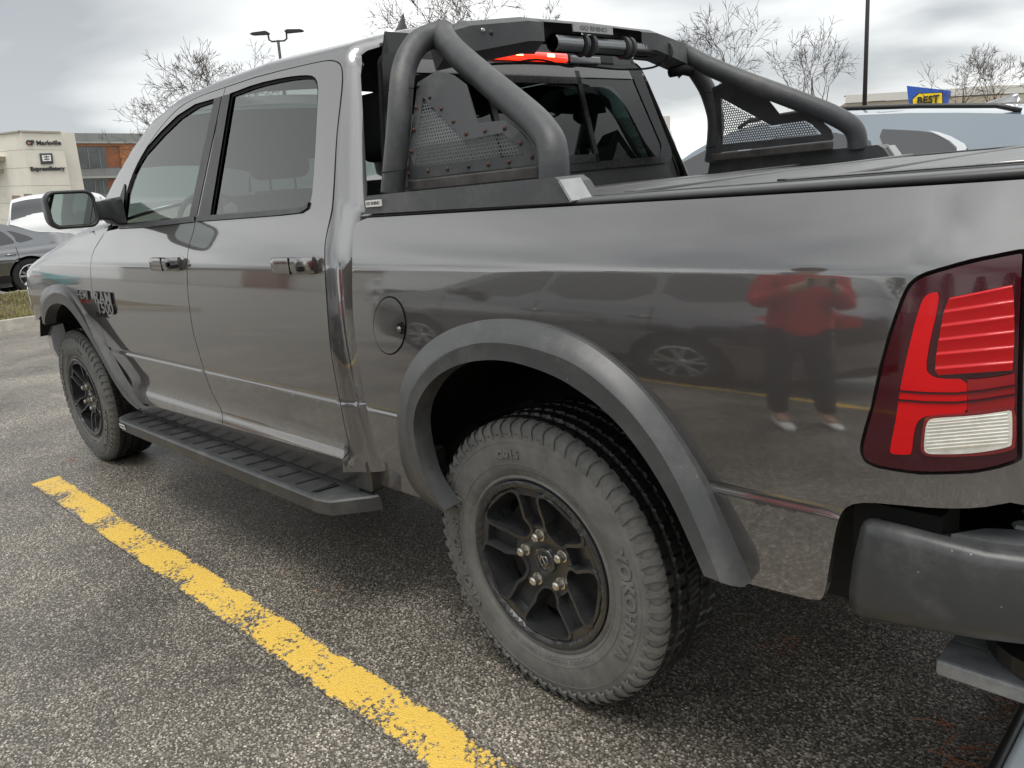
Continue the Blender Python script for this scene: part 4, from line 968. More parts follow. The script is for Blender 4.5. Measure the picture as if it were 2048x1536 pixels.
for i,b in enumerate(bolts):
    a,c=pw(b); mm_=MB().lathe([(0,-.0048),(.0028,-.0045),(.0055,-.002),(.0058,0)],(a,lean(a,c)-.0002,c),10)
    mm_.build('panel_bolt',BLK if i in (0,5,15) else RUST,sp,smooth=True)
m=MB(); a=pw((817,372)); b=pw((1076,335)); m.box((a[0],PY-.004,1.352),(b[0]-.0,PY+.035,1.382),.004); m.build('panel_foot',mat('rusty_black_foot',(.05,.047,.044),.6,noise=(25,.5),bump=(200,.4,.001)),sp)
s2=copy_tree(sp,bar); s2.scale=(1,-1,1); s2.location=(0,2,0)
# cross panel at the top (light shroud)
st=[(.36,1.800,1.716,-.545,-.50),(.44,1.818,1.728,-.56,-.462),(.66,1.840,1.763,-.57,-.44),(.74,1.843,1.768,-.57,-.452),(1.0,1.846,1.772,-.57,-.45),(1.26,1.843,1.768,-.57,-.452),(1.34,1.840,1.763,-.57,-.44),(1.56,1.818,1.728,-.56,-.462),(1.64,1.800,1.716,-.545,-.50)]
rows=[]
for y,zt,zb2,xf,xr in st:
    rows.append([(xf-.02,y,zt-.055),(xf-.01,y,zt-.008),(xf+.012,y,zt),(xr-.035,y,zt-.002),(xr,y,zt-.020),(xr-.002,y,zb2),(xr-.012,y,zb2-.004),(xr-.05,y,zb2-.03)])
m=MB(); m.grid(rows[:4]); m.grid(rows[5:])
# middle part: only the top lip, shroud open below
m.grid([r[:4]+[(r[4][0],r[4][1],r[4][2]+.002)] for r in rows[3:6]])
m.add(rows[0],[tuple(range(8))]); m.add(rows[-1],[tuple(range(7,-1,-1))])
sh=m.build('light_shroud',TEX,bar,ang=30)
m=MB()
m.grid([[(-.515,y,1.822),(-.52,y,1.775)] for y in (.74,1.0,1.26)]); m.build('shroud_back_wall',BLK,sh)
BR=mat('plate_brushed',(.30,.30,.30),.45,.4,noise=(200,.3))
m=MB(); c0=onP(1148,52,0,-.44); c1=onP(1228,76,0,-.44); m.box((-.448,c0[1],1.802),(-.443,c1[1],1.826)); np_=m.build('name_plate',BR,sh)
v,f=text_geo('GO RHINO',.019,.0006,.0008); ymid=(c0[1]+c1[1])/2; MB().add([(-.4425+p[2]*.4,ymid+p[0]*1.5,1.814+p[1]) for p in v],f).build('plate_lettering',mat('plate_text',(.12,.12,.12),.5),np_)
for yy in (.45,.48):
    MB().lathe([(0,.006),(.005,.005),(.009,0)],(-.4585+(yy-.45)*.05,yy+.03,1.785-(yy-.45)*.15),12,axis='x').build('shroud_screw',BLK if yy>.46 else CHROME,sh,smooth=True)
# finned light bar
LB=mat('finned_aluminium',(.20,.21,.22),.2,1)
m=MB()
def cyl_f(y0,y1,r,n):
    pr=[]
    ys_=np.linspace(y0,y1,n*2+1)
    for i,y in enumerate(ys_): pr.append((r if i%2 else r-.004,y))
    m.lathe(pr,(-.475,0,1.770),26)
cyl_f(.80,.93,.030,10); cyl_f(1.00,1.16,.030,12); cyl_f(1.22,1.42,.027,14)
lbo=m.build('light_bar',LB,bar,smooth=True)
for y in (.945,.985,1.175,1.205,1.435): MB().lathe([(.0,-.008),(.036,-.008),(.039,0),(.036,.008),(0,.008)],(-.475,y,1.770),24).build('light_bar_clamp',TRIM,lbo,ang=40)
m=MB(); m.box((-.49,.93,1.795),(-.455,.99,1.806),.003); m.build('light_bar_bracket',BRCH,lbo)
m=MB()
m.tube(chaikin([(-.50,1.47,1.76),(-.48,1.40,1.71),(-.50,1.2,1.70),(-.53,1.0,1.715),(-.55,.70,1.72),(-.55,.45,1.70)],2),.004,6)
m.tube(chaikin([(-.50,.62,1.705),(-.49,.75,1.725),(-.50,.9,1.70),(-.52,.98,1.715)],2),.0035,6); m.tube([(-.50,1.50,1.70),(-.47,1.55,1.705),(-.47,1.60,1.70)],.02,8)
m.build('light_bar_cable',SEAL,lbo,smooth=True)
# ================================================================ OTHER VEHICLES
CT=mat('car_tyre',(.02,.02,.02),.8,noise=(20,.3)); CR=mat('car_alloy',(.55,.56,.57),.2,.9); CRD=mat('alloy_dark_back',(.02,.02,.02),.6)
HLM=mat('car_headlamp',(.6,.62,.63),.1,coat=1); TLM=mat('car_tail_red',(.45,.01,.015),.2,coat=1); PLB=mat('car_black_trim',(.015,.015,.016),.4)
def car_wheel(parent,x,y,r,side,rr=.225):
    m=MB().lathe([(rr,.01),(r*.78,-.004),(r*.93,.004),(r-.004,.03),(r,.06),(r,.17),(r-.02,.20),(rr,.21)],(0,0,0),40)
    w=m.build('wheel',CT,parent,ang=40); w.location=(x,y,r); 
    if side: w.rotation_euler=(0,0,math.pi)
    m=MB().lathe([(rr,.008),(rr-.012,.004),(rr-.02,.03),(rr-.02,.1)],(0,0,0),40); m.lathe([(0,.02),(.045,.02),(.06,.035)],(0,0,0),20)
    for k in range(5):
        a=2*math.pi*k/5+.3
        for da in (-.22,.22):
            p0=(.04*math.cos(a),.03,.04*math.sin(a)); a2=a+da; p1=((rr-.01)*math.cos(a2),.012,(rr-.01)*math.sin(a2)); 
            t=np.array([-math.sin(a2),0,math.cos(a2)])*.016; P0=np.array(p0);P1=np.array(p1)
            m.add([P0-t,P0+t,P1+t*1.3,P1-t*1.3,P0-t+(0,.03,0),P0+t+(0,.03,0),P1+t*1.3+(0,.03,0),P1-t*1.3+(0,.03,0)],[(0,1,2,3),(0,4,5,1),(2,6,7,3),(1,5,6,2),(3,7,4,0)])
    m.build('rim',CR,w,ang=35)
    MB().lathe([(0,.075),(rr-.02,.08)],(0,0,0),24).build('brake_disc',CRD,w)
def make_car(name,label,cat,kind,paint,loc,rz,group=None,wins=None,glass=None,cladding=False,W=1.85,tail=None,extra=None,tilt=0,rails=False,drop=0):
    root=thing(name,label,cat,loc,(tilt,0,rz),group); glass=glass or GLSD
    if kind=='suv':
        top=[(-4.60,.50),(-4.63,.72),(-4.58,.90),(-4.40,1.00),(-3.9,1.06),(-3.52,1.10),(-3.15,1.34),(-2.80,1.545),(-2.5,1.635),(-2.1,1.665),(-1.4,1.675),(-.8,1.66),(-.45,1.63),(-.30,1.585),(-.17,1.38),(-.07,1.10),(-.01,1.0),(0,.80),(.015,.62),(-.02,.45)]
        wb=(-3.70,-.98); wr=.355; belt=1.03; wi=wins or [[(-3.28,1.08),(-2.88,1.36),(-2.55,1.53),(-2.40,1.56),(-2.26,1.575),(-2.28,1.05)],[(-2.20,1.05),(-2.18,1.575),(-1.30,1.575),(-1.22,1.08)],[(-1.14,1.09),(-1.20,1.575),(-.80,1.55),(-.48,1.40),(-.42,1.22),(-.50,1.12)]]
        ws=(5,9); rw=(13,15)
    else:
        top=[(-4.58,.42),(-4.64,.60),(-4.58,.74),(-4.30,.84),(-3.9,.90),(-3.45,.95),(-3.05,1.15),(-2.65,1.33),(-2.3,1.405),(-1.9,1.42),(-1.5,1.40),(-1.1,1.29),(-.72,1.13),(-.50,1.075),(-.12,1.045),(-.03,1.01),(0,.90),(.03,.70),(.02,.52),(-.03,.40)]
        wb=(-3.68,-.98); wr=.335; belt=.90; wi=wins or [[(-3.20,.94),(-2.75,1.18),(-2.45,1.30),(-2.14,1.345),(-2.16,.93)],[(-2.08,.93),(-2.06,1.35),(-1.6,1.335),(-1.30,1.23),(-1.12,1.0),(-1.16,.95)],[(-1.10,.96),(-1.10,1.10),(-1.22,1.235),(-.78,1.02),(-.88,.985)]]
        ws=(5,8); rw=(11,13)
    if drop: top=[(a,b-drop*max(0,a+1.9) if b>1.3 else b) for a,b in top]
    zt_,yt_=[0,.30,.45,.70,.88,belt,belt+.04,2.0],[.12,.06,.02,.0,.005,.045,.065,.065+.36*(1.96-belt)]
    def ys(x,z): 
        y=np.interp(z,zt_,yt_); x=np.asarray(x,float)
        return y+.55*np.maximum(0,-4.1-x)**2*1.2+.9*np.maximum(0,x+.42)**2
    def Fs(x,v): x=np.asarray(x,float); v=np.asarray(v,float); return np.stack([x,ys(x,v),v],-1)
    def archp(cx_,r): return [(cx_+r*math.cos(a),wr+r*math.sin(a)) for a in np.linspace(R_(-22),R_(202),22)]
    tp=chaikin(top,1); out=list(tp)+[(-.06,.28)]+archp(wb[1],wr+.045)+archp(wb[0],wr+.045)+[(-4.50,.26)]
    V,T,lp=cdt_mesh(out,(),.13); P,n=surf(Fs,V)
    b=MB().add(P,[tuple(t) for t in T]); P2=P.copy(); P2[:,1]=W-P2[:,1]; b.add(P2,[tuple(reversed(t)) for t in T])
    for k in range(2):
        a2=np.array([Fs(np.array([p[0]]),np.array([p[1]]))[0] for p in archp(wb[k],wr+.045)]); c=a2+(0,.22,0); b.grid([a2,c]); a2=a2.copy(); a2[:,1]=W-a2[:,1]; c=a2-(0,.22,0); b.grid([c,a2])
    def row(x,z,n_=11,up=0.):
        y0=float(ys(x,z)); r=[]
        for s in np.linspace(0,1,n_):
            e=min(s,1-s)*2; r.append((x,y0+(W-2*y0)*s,z+.055*(1-(1-e)**2.5)+up))
        return r
    # tapered ends in plan
    rows=[row(x,z) for x,z in tp]
    for r_,(x,z) in zip(rows,tp):
        for i,p in enumerate(r_):
            s=abs(i/10-.5)*2
            if x<-4.2: r_[i]=(p[0]-.10*(1-s**2),p[1],p[2]-.04)
            if x>-.12: r_[i]=(p[0]+.05*(1-s**2),p[1],p[2]-.05)
    b.grid(rows); body=b.build('body',paint,root,ang=38)
    m=MB()
    for k in (0,1):
        a,c=(ws,rw)[k]; t0,t1=top[a],top[c]; sel=[p for p in tp if min(t0[0],t1[0])-.001<=p[0]<=max(t0[0],t1[0])+.001]
        g=[]
        for x,z in sel:
            r=row(x,z,11,.0); g.append([(q[0]+(-.012 if k==0 else .012),q[1]*.94+W*.03,q[2]+.008) for q in r])
        MB().grid(g).build('windscreen' if k==0 else 'rear_window',glass,root,smooth=True)
    for w in wi:
        for md in (0,1):
            V2,T2,_l=cdt_mesh(chaikin(w,1,True),(),.2); P,n=surf(Fs,V2,.006)
            if md: P[:,1]=W-P[:,1]; T2=T2[:,::-1]
            mobj('side_window',P,[tuple(t) for t in T2],glass,root)
    # black window line, sill cladding
    for md in (0,1):
        m=MB()
        if cladding:
            for c_ in wb:
                o=[(c_+(wr+.10)*math.cos(a),wr+(wr+.10)*math.sin(a)) for a in np.linspace(R_(-15),R_(195),22)]; i_=[(c_+(wr+.04)*math.cos(a),wr+(wr+.04)*math.sin(a)) for a in np.linspace(R_(-15),R_(195),22)]
                m.grid([[tuple(Fs(p[0],p[1])-(0,.012,0)) for p in o],[tuple(Fs(p[0],p[1])-(0,.014,0)) for p in i_]])
        m.grid([[tuple(Fs(x,z)-(0,.012,0)) for x in np.linspace(wb[0]+wr+.02,wb[1]-wr-.02,6)] for z in (.27,.40)])
        if md: m.v=[(p[0],W-p[1],p[2]) for p in m.v]
        m.build('sill_cladding',PLB,root)
        m=MB()
        if kind=='suv': pts=[(-4.56,.80),(-4.40,.93),(-4.1,.95),(-4.45,.82)]
        else: pts=[(-4.56,.66),(-4.35,.76),(-4.0,.80),(-4.40,.67)]
        m.add([tuple(Fs(x,z)-(0,.01,0)) for x,z in pts],[(0,1,2,3)])
        if md: m.v=[(p[0],W-p[1],p[2]) for p in m.v]
        m.build('headlight',HLM,root)
        pts=tail or ([(-.02,.88),(-.03,1.06),(-.30,1.0),(-.45,.96),(-.30,.90)] if kind=='suv' else [(.0,.72),(-.02,.90),(-.42,.885),(-.16,.84)])
        a=[tuple(Fs(x,z)-(0,.012,0)) for x,z in pts]; m=MB().add(a+[(p[0]+.03,p[1]+.03,p[2]) for p in a],[tuple(range(len(a)))]+[(i,(i+1)%len(a),(i+1)%len(a)+len(a),i+len(a)) for i in range(len(a))])
        y0=a[0][1]; 
        m.grid([[(.03,y0+.02,pts[0][1]),(.045,y0+.30,pts[0][1]+.03)],[(.025,y0+.02,pts[1][1]-.02),(.04,y0+.30,pts[1][1]-.06)]])
        if md: m.v=[(p[0],W-p[1],p[2]) for p in m.v]
        m.build('taillight',TLM,root)
        for hx in (-1.35,-2.35):
            hz=belt-.13; m=MB().tube([tuple(Fs(hx,hz)-(0,.012,0)),tuple(Fs(hx+.08,hz)-(0,.03,0)),tuple(Fs(hx+.17,hz)-(0,.012,0))],.014,8)
            if md: m.v=[(p[0],W-p[1],p[2]) for p in m.v]
            m.build('door_handle',paint,root,smooth=True)
        m=MB()
        for lx in ([-2.24,-1.18,-3.35] if kind=='suv' else [-2.11,-1.14,-3.3]):
            zz=np.linspace(.42,belt,6); m.grid([[tuple(Fs(lx-.003,z)-(0,.0015,0)) for z in zz],[tuple(Fs(lx+.004,z)-(0,.0015,0)) for z in zz]])
        if md: m.v=[(p[0],W-p[1],p[2]) for p in m.v]
        m.build('door_seam',SEAL,root)
        m=MB(); my=-.13; m.box((-3.12,my,belt+.02),(-2.98,my+.16,belt+.16),.03); m.box((-3.05,my+.14,belt),(-3.0,my+.26,belt+.05))
        if md: m.v=[(p[0],W-p[1],p[2]) for p in m.v]
        m.build('side_mirror',paint,root,ang=40)
        if rails:
            m=MB().tube([(-2.5,.30,1.655),(-2.4,.285,1.70),(-1.9,.28,1.715),(-1.2,.28,1.715-drop*.7),(-.75,.285,1.70-drop*1.15),(-.62,.30,1.665-drop*1.28)],.016,8)
            if md: m.v=[(p[0],W-p[1],p[2]) for p in m.v]
            m.build('roof_rail',BRCH if rails==2 else PLB,root,smooth=True)
        for c_ in wb: car_wheel(root,c_,.02 if not md else W-.02,wr,md)
    m=MB().box((-4.3,.2,.22),(-.2,W-.2,.42)); m.build('underbody',PLB,root)
    m=MB().box((-4.35,.1,.60),(-4.715,W-.1,.42)) if False else MB().box((-4.70,.45,.42),(-4.60,W-.45,.78),.02); m.build('front_grille',PLB,root)
    if extra: extra(root,Fs,W)
    return root
P_BLUE=paint_mat('pale_blue_grey_paint',(.12,.165,.21),.3,.4,wob=0)
P_WHITE=mat('white_car_paint',(.72,.73,.73),.25,0,coat=1); P_GREY=paint_mat('dark_grey_car_paint',(.065,.07,.075),.5,.3,wob=0)
P_DARK=paint_mat('charcoal_suv_paint',(.030,.031,.036),.4,.3,wob=0); P_RED=mat('red_car_paint',(.35,.02,.02),.25,coat=1); P_TEAL=mat('teal_car_paint',(.04,.35,.38),.3,coat=1)
# pale SUV beyond the truck, seen over its bed
SY=4.2; SZ=.955
def sxz(x,y): p=onP(x,y,1,SY+.12); return (float(p[0]),float(p[2])/SZ)
rx=0.62
def blue_extra(root,Fs,W):
    def loc(p): return (p[0]-rx, p[1])
    q=[loc(sxz(*p)) for p in [(1849,263),(1870,266),(1895,274),(1925,289),(1931,297),(1928,304),(1918,310),(1905,310),(1911,302),(1910,296),(1895,284),(1870,272)]]
    m=MB(); V2,T2,_=cdt_mesh(q,(),.3); P_,n=surf(Fs,V2,.012); m.add(P_,[tuple(t) for t in T2]); m.build('chrome_window_trim',BRCH,root)
    m=MB(); 
    rows=[]
    for x,h,w in ((-.62,.0,.01),(-.55,.03,.03),(-.47,.065,.028),(-.40,.10,.02),(-.37,.115,.008),(-.355,.04,.02),(-.34,0,.02)):
        x-=.42; rows.append([(x,W/2-w-.01,1.615),(x,W/2-w*.5,1.615+h*.38),(x,W/2,1.62+h*.52),(x,W/2+w*.5,1.615+h*.38),(x,W/2+w+.01,1.615)])
    m.grid(rows); m.build('fin_antenna',P_GREY,root,smooth=True)
    sg=[(-.36,1.64),(-.40,1.52),(-.33,1.45),(-.20,1.38),(-.08,1.28)]
    m=MB().grid([[tuple(Fs(x-.006,z)-(0,.006,0)) for x,z in sg],[tuple(Fs(x+.008,z-.006)-(0,.006,0)) for x,z in sg]]); m.build('tailgate_seam',SEAL,root)
    g2=[(-.24,1.43),(-.02,1.52),(.02,1.20),(-.10,1.30)]
_q=[(a-rx,b) for a,b in [sxz(*p) for p in [(1741,259),(1775,321),(1810,319),(1905,309),(1911,300),(1896,287),(1868,271),(1845,264),(1790,261)]]]
_w2=[(_q[0][0]-.06,_q[0][1]+.0),(_q[1][0]-.06,_q[1][1]-.08),(_q[1][0]-1.0,_q[1][1]-.1),(_q[0][0]-.95,_q[0][1]+.03)]
_w3=[(_w2[3][0]-.07,_w2[3][1]),(_w2[2][0]-.07,_w2[2][1]),(_w2[2][0]-1.05,_w2[2][1]-.02),(_w2[3][0]-.45,_w2[3][1]-.06)]
make_car('parked_suv','pale blue grey SUV beyond the pickup, its roof and quarter window showing over the bed','SUV','suv',P_BLUE,(rx,SY,0),0,wins=[_q+[(_q[0][0],_q[0][1])][:0],_w2,_w3],extra=blue_extra,rails=1,drop=.10).scale=(1,1,SZ)
# cars at the left, beyond the grass island
UP=.17
make_car('parked_sedan','dark grey sedan parked nose left beyond the grass island, alloy rear wheel showing','sedan','sedan',P_GREY,(-15.55,3.80,UP),R_(92),tail=[(.0,.70),(-.03,.84),(-.20,.90),(-.55,.915),(-.16,.86)])
make_car('parked_suv','white SUV with dark rear window parked behind the dark grey sedan and the truck mirror','SUV','suv',P_WHITE,(-19.3,3.3,.42),R_(-32),rails=0)
make_car('parked_sedan','white car parked behind the truck windshield, seen through the front door glass','car','sedan',P_WHITE,(-19.0,9.2,UP),R_(60))
make_car('parked_suv','black SUV parked far behind the white SUV at the left edge of the photo','SUV','suv',P_DARK,(-26.5,1.6,UP),R_(20))
# cars behind the camera, mirrored in the truck's side
make_car('parked_suv','charcoal SUV with chrome trim parked behind the photographer, mirrored in the bed','SUV','suv',P_DARK,(-.55,-4.9,0),0,rails=2)
cs=[o for o in C.objects if o.get('label','').startswith('charcoal SUV')][0]
m=MB()
for (x0,z0,x1,z1) in ((-3.25,1.06,-.55,1.09),):
    m.tube([(-3.3,.055,1.05),(-2.2,.05,1.045),(-1.2,.05,1.055),(-.55,.07,1.11),(-.42,.11,1.20),(-.5,.18,1.40),(-.8,.225,1.555),(-1.4,.235,1.59),(-2.4,.235,1.58),(-2.85,.20,1.42),(-3.25,.09,1.12)],.012,6)
m.build('chrome_window_trim',BRCH,cs,smooth=True)
make_car('parked_suv','white crossover parked far across the aisle and mirrored in the front fender','SUV','suv',P_WHITE,(-35,-8.0,0),R_(-70))
make_car('parked_sedan','teal hatchback parked far across the aisle and mirrored in the front fender','car','sedan',P_TEAL,(-42,-11.5,0),R_(-60))
# white box truck in the distance behind the camera
bt=thing('box_truck','white box truck standing across the parking lot behind the photographer','box truck',(-33,-25,0),(0,0,R_(12)))
m=MB().box((2.2,0,1.0),(9.5,2.4,3.6),.03); m.build('cargo_box',P_WHITE,bt)
m=MB().prism([(0,.55),(0,1.45),(.55,2.45),(1.9,2.5),(1.9,.55)],1,.1,2.3); cbx=m.build('cab',P_WHITE,bt)
m=MB().prism([(.62,1.5),(.85,2.25),(1.65,2.25),(1.65,1.5)],1,2.301,2.305); m.prism([(.62,1.5),(.85,2.25),(1.65,2.25),(1.65,1.5)],1,.095,.099); m.build('cab_window',GLSD,cbx)
MB().box((.4,.3,.45),(9.2,2.1,.98)).build('chassis_frame',PLB,bt)
for x in (1.0,7.6):
    for y in (.05,2.35): 
        w=MB().lathe([(.1,0),(.25,.02),(.27,-.01),(.43,.0),(.45,.04),(.45,.24),(.43,.25)],(0,0,0),28).build('wheel',CT,bt,ang=40); w.location=(x,y,.45); w.rotation_euler=(0,0,0 if y<1 else math.pi)
# ================================================================ PERSON in the red jacket (mirrored in the truck)
def skin(verts,edges,radii,name,m,parent,lv=2):
    me=bpy.data.meshes.new(name); me.from_pydata(verts,edges,[]); me.update()
    o=bpy.data.objects.new(name,me); C.objects.link(o); o.modifiers.new('s','SKIN'); sd_=o.modifiers.new('u','SUBSURF'); sd_.levels=lv; sd_.render_levels=lv
    if not me.skin_vertices: 
        me.attributes
    sv=me.skin_vertices[0].data if me.skin_vertices else None
    if sv is None: return None
    for i,r in enumerate(radii): sv[i].radius=(r,r) if not hasattr(r,'__len__') else r; 
    sv[0].use_root=True
    e=o.evaluated_get(bpy.context.evaluated_depsgraph_get()); me2=bpy.data.meshes.new_from_object(e)
    bpy.data.objects.remove(o); me2.polygons.foreach_set('use_smooth',[True]*len(me2.polygons)); me2.materials.clear(); me2.materials.append(m)
    q=bpy.data.objects.new(name,me2); C.objects.link(q)
    if parent: q.parent=parent
    return q
SKN=mat('skin',(.50,.30,.21),.5,noise=(30,.06)); JKT=mat('red_jacket_cloth',(.48,.022,.025),.65,noise=(6,.18),bump=(14,.5,.02)); TRS=mat('dark_trousers',(.015,.016,.022),.8,noise=(20,.2)); SHO=mat('white_shoes',(.75,.75,.73),.5); HAIR=mat('dark_hair',(.012,.009,.007),.5)
def person(loc,rz):
    root=thing('person','person in red jacket, dark trousers and white shoes holding up a phone','person',loc,(0,0,rz))
    # facing +y. pelvis root, spine, neck, head, legs, arms raised to a phone
    v=[(0,0,.93),(0,.0,1.08),(0,.0,1.25),(0,-.01,1.40),(0,.0,1.46),(0,.02,1.535),(0,.025,1.64),
       (.09,0,.88),(.12,.02,.50),(.14,-.02,.10),(.14,.10,.05),
       (-.09,0,.88),(-.13,.06,.50),(-.15,.02,.10),(-.16,.14,.05),
       (.18,-.01,1.38),(.23,.08,1.10),(.10,.30,1.26),(.05,.35,1.30),
       (-.18,-.01,1.38),(-.26,.08,1.10),(-.11,.30,1.26),(-.05,.35,1.30)]
    e=[(0,1),(1,2),(2,3),(3,4),(4,5),(5,6),(0,7),(7,8),(8,9),(9,10),(0,11),(11,12),(12,13),(13,14),(3,15),(15,16),(16,17),(17,18),(3,19),(19,20),(20,21),(21,22)]
    r=[(.15,.11),(.14,.10),(.155,.11),(.15,.10),.055,.075,.085,.085,.06,.045,.04,.085,.06,.045,.04,.06,.045,.035,.03,.06,.045,.035,.03]
    body=skin(v,e,r,'body',SKN,root)
    if body is None: return root
    jv=[(0,0,.80),(0,0,1.02),(0,0,1.22),(0,-.01,1.37),(0,0,1.45),(.19,-.01,1.38),(.235,.08,1.10),(.11,.29,1.25),(-.19,-.01,1.38),(-.27,.08,1.10),(-.12,.29,1.25),]
    je=[(0,1),(1,2),(2,3),(3,4),(3,5),(5,6),(6,7),(3,8),(8,9),(9,10)]
    skin(jv,je,[(.215,.165),(.20,.15),(.195,.14),(.17,.12),.07,.085,.07,.052,.085,.07,.052],'jacket',JKT,root)
    tv=[(0,0,.90),(.10,0,.84),(.13,.02,.50),(.145,-.02,.12),(-.10,0,.84),(-.135,.06,.50),(-.155,.02,.12)]
    skin(tv,[(0,1),(1,2),(2,3),(0,4),(4,5),(5,6)],[(.14,.12),.10,.078,.066,.10,.078,.066],'trousers',TRS,root)
    for s,x,y in ((1,.145,0),(-1,-.158,.04)):
        m=MB(); rows=[]
        for t,w,h in ((-.09,.028,.06),(-.06,.042,.10),(0,.044,.09),(.07,.048,.065),(.14,.046,.05),(.19,.028,.03)):
            rows.append([(x+w*math.cos(a),y+t,max(.004,h*.5+h*.5*math.sin(a))) for a in np.linspace(0,2*math.pi,12,endpoint=False)])
        m.grid(rows,closed=True); m.add(rows[0],[tuple(range(12))]); m.add(rows[-1],[tuple(range(12))]); m.build('shoe',SHO,root,smooth=True)
    m=MB()
    for f_ in range(8):
        th=math.pi*f_/7
    rows=[[(rr*math.cos(a)*.098,.01+rr*math.sin(a)*.115,z) for a in np.linspace(0,2*math.pi,16,endpoint=False)] for z,rr in ((1.60,.84),(1.66,1.0),(1.71,.98),(1.75,.75),(1.77,.3))]
    for r_ in rows[:1]:
        for i,p in enumerate(r_):
            if p[1]>.05: r_[i]=(p[0],p[1]-.02,p[2]+.09)
    m.grid(rows,closed=True); m.add(rows[-1],[tuple(range(16))]); m.build('hair',HAIR,root,smooth=True)
    for s in (1,-1):
        m=MB()
        bx_,by_,bz_=s*.045,.35,1.31
        m.box((bx_-.04 if s<0 else bx_-.005,by_-.02,bz_-.045),(bx_+.005 if s<0 else bx_+.04,by_+.01,bz_+.045),.012)
        for k in range(4):
            L_=.07+.008*(1 if k in (1,2) else 0); z=bz_-.033+.022*k
            m.tube([(bx_,by_,z),(bx_-s*.02,by_+.028,z),(bx_-s*.045,by_+.03,z+.004),(bx_-s*L_,by_+.022,z+.004)],[.009,.0085,.008,.006],8)
        m.tube([(bx_,by_-.01,bz_-.02),(bx_-s*.02,by_-.03,bz_),(bx_-s*.04,by_-.035,bz_+.015)],[.010,.009,.007],8); m.build('hand',SKN,root,smooth=True)
    ph=MB().box((-.075,.352,1.268),(.075,.361,1.345),.004).build('phone',BLK,root)
    f=MB(); f.tube([(0,.115,1.665),(0,.135,1.64),(0,.118,1.632)],[.009,.014,.01],8); f.build('nose',SKN,root,smooth=True)
    f=MB(); 
    for s in (1,-1): f.lathe([(0,.004),(.010,0)],(s*.032,.105,1.675),10)
    f.build('eye',HAIR,root); MB().tube([(-.022,.108,1.607),(0,.114,1.605),(.022,.108,1.607)],.005,6).build('mouth',mat('lips',(.35,.12,.10),.5),root)
    for s in (1,-1): MB().tube([(s*.083,.03,1.685),(s*.094,.022,1.67),(s*.086,.03,1.64)],.010,6).build('ear',SKN,root,smooth=True)
    return root
person((-.28,-2.15,0),R_(-40)).scale=(.78,.78,1)

_pr=[o for o in C.objects if o.name=='person'][0]; _ph=[o for o in _pr.children if o.name.startswith('phone')][0]
_m=Matrix.LocRotScale(_pr.location,_pr.rotation_euler,_pr.scale); _ph.parent=None
for _v in _ph.data.vertices: _v.co=_m@_v.co
tag(_ph,'black phone held up in both hands by the person in the red jacket','phone')
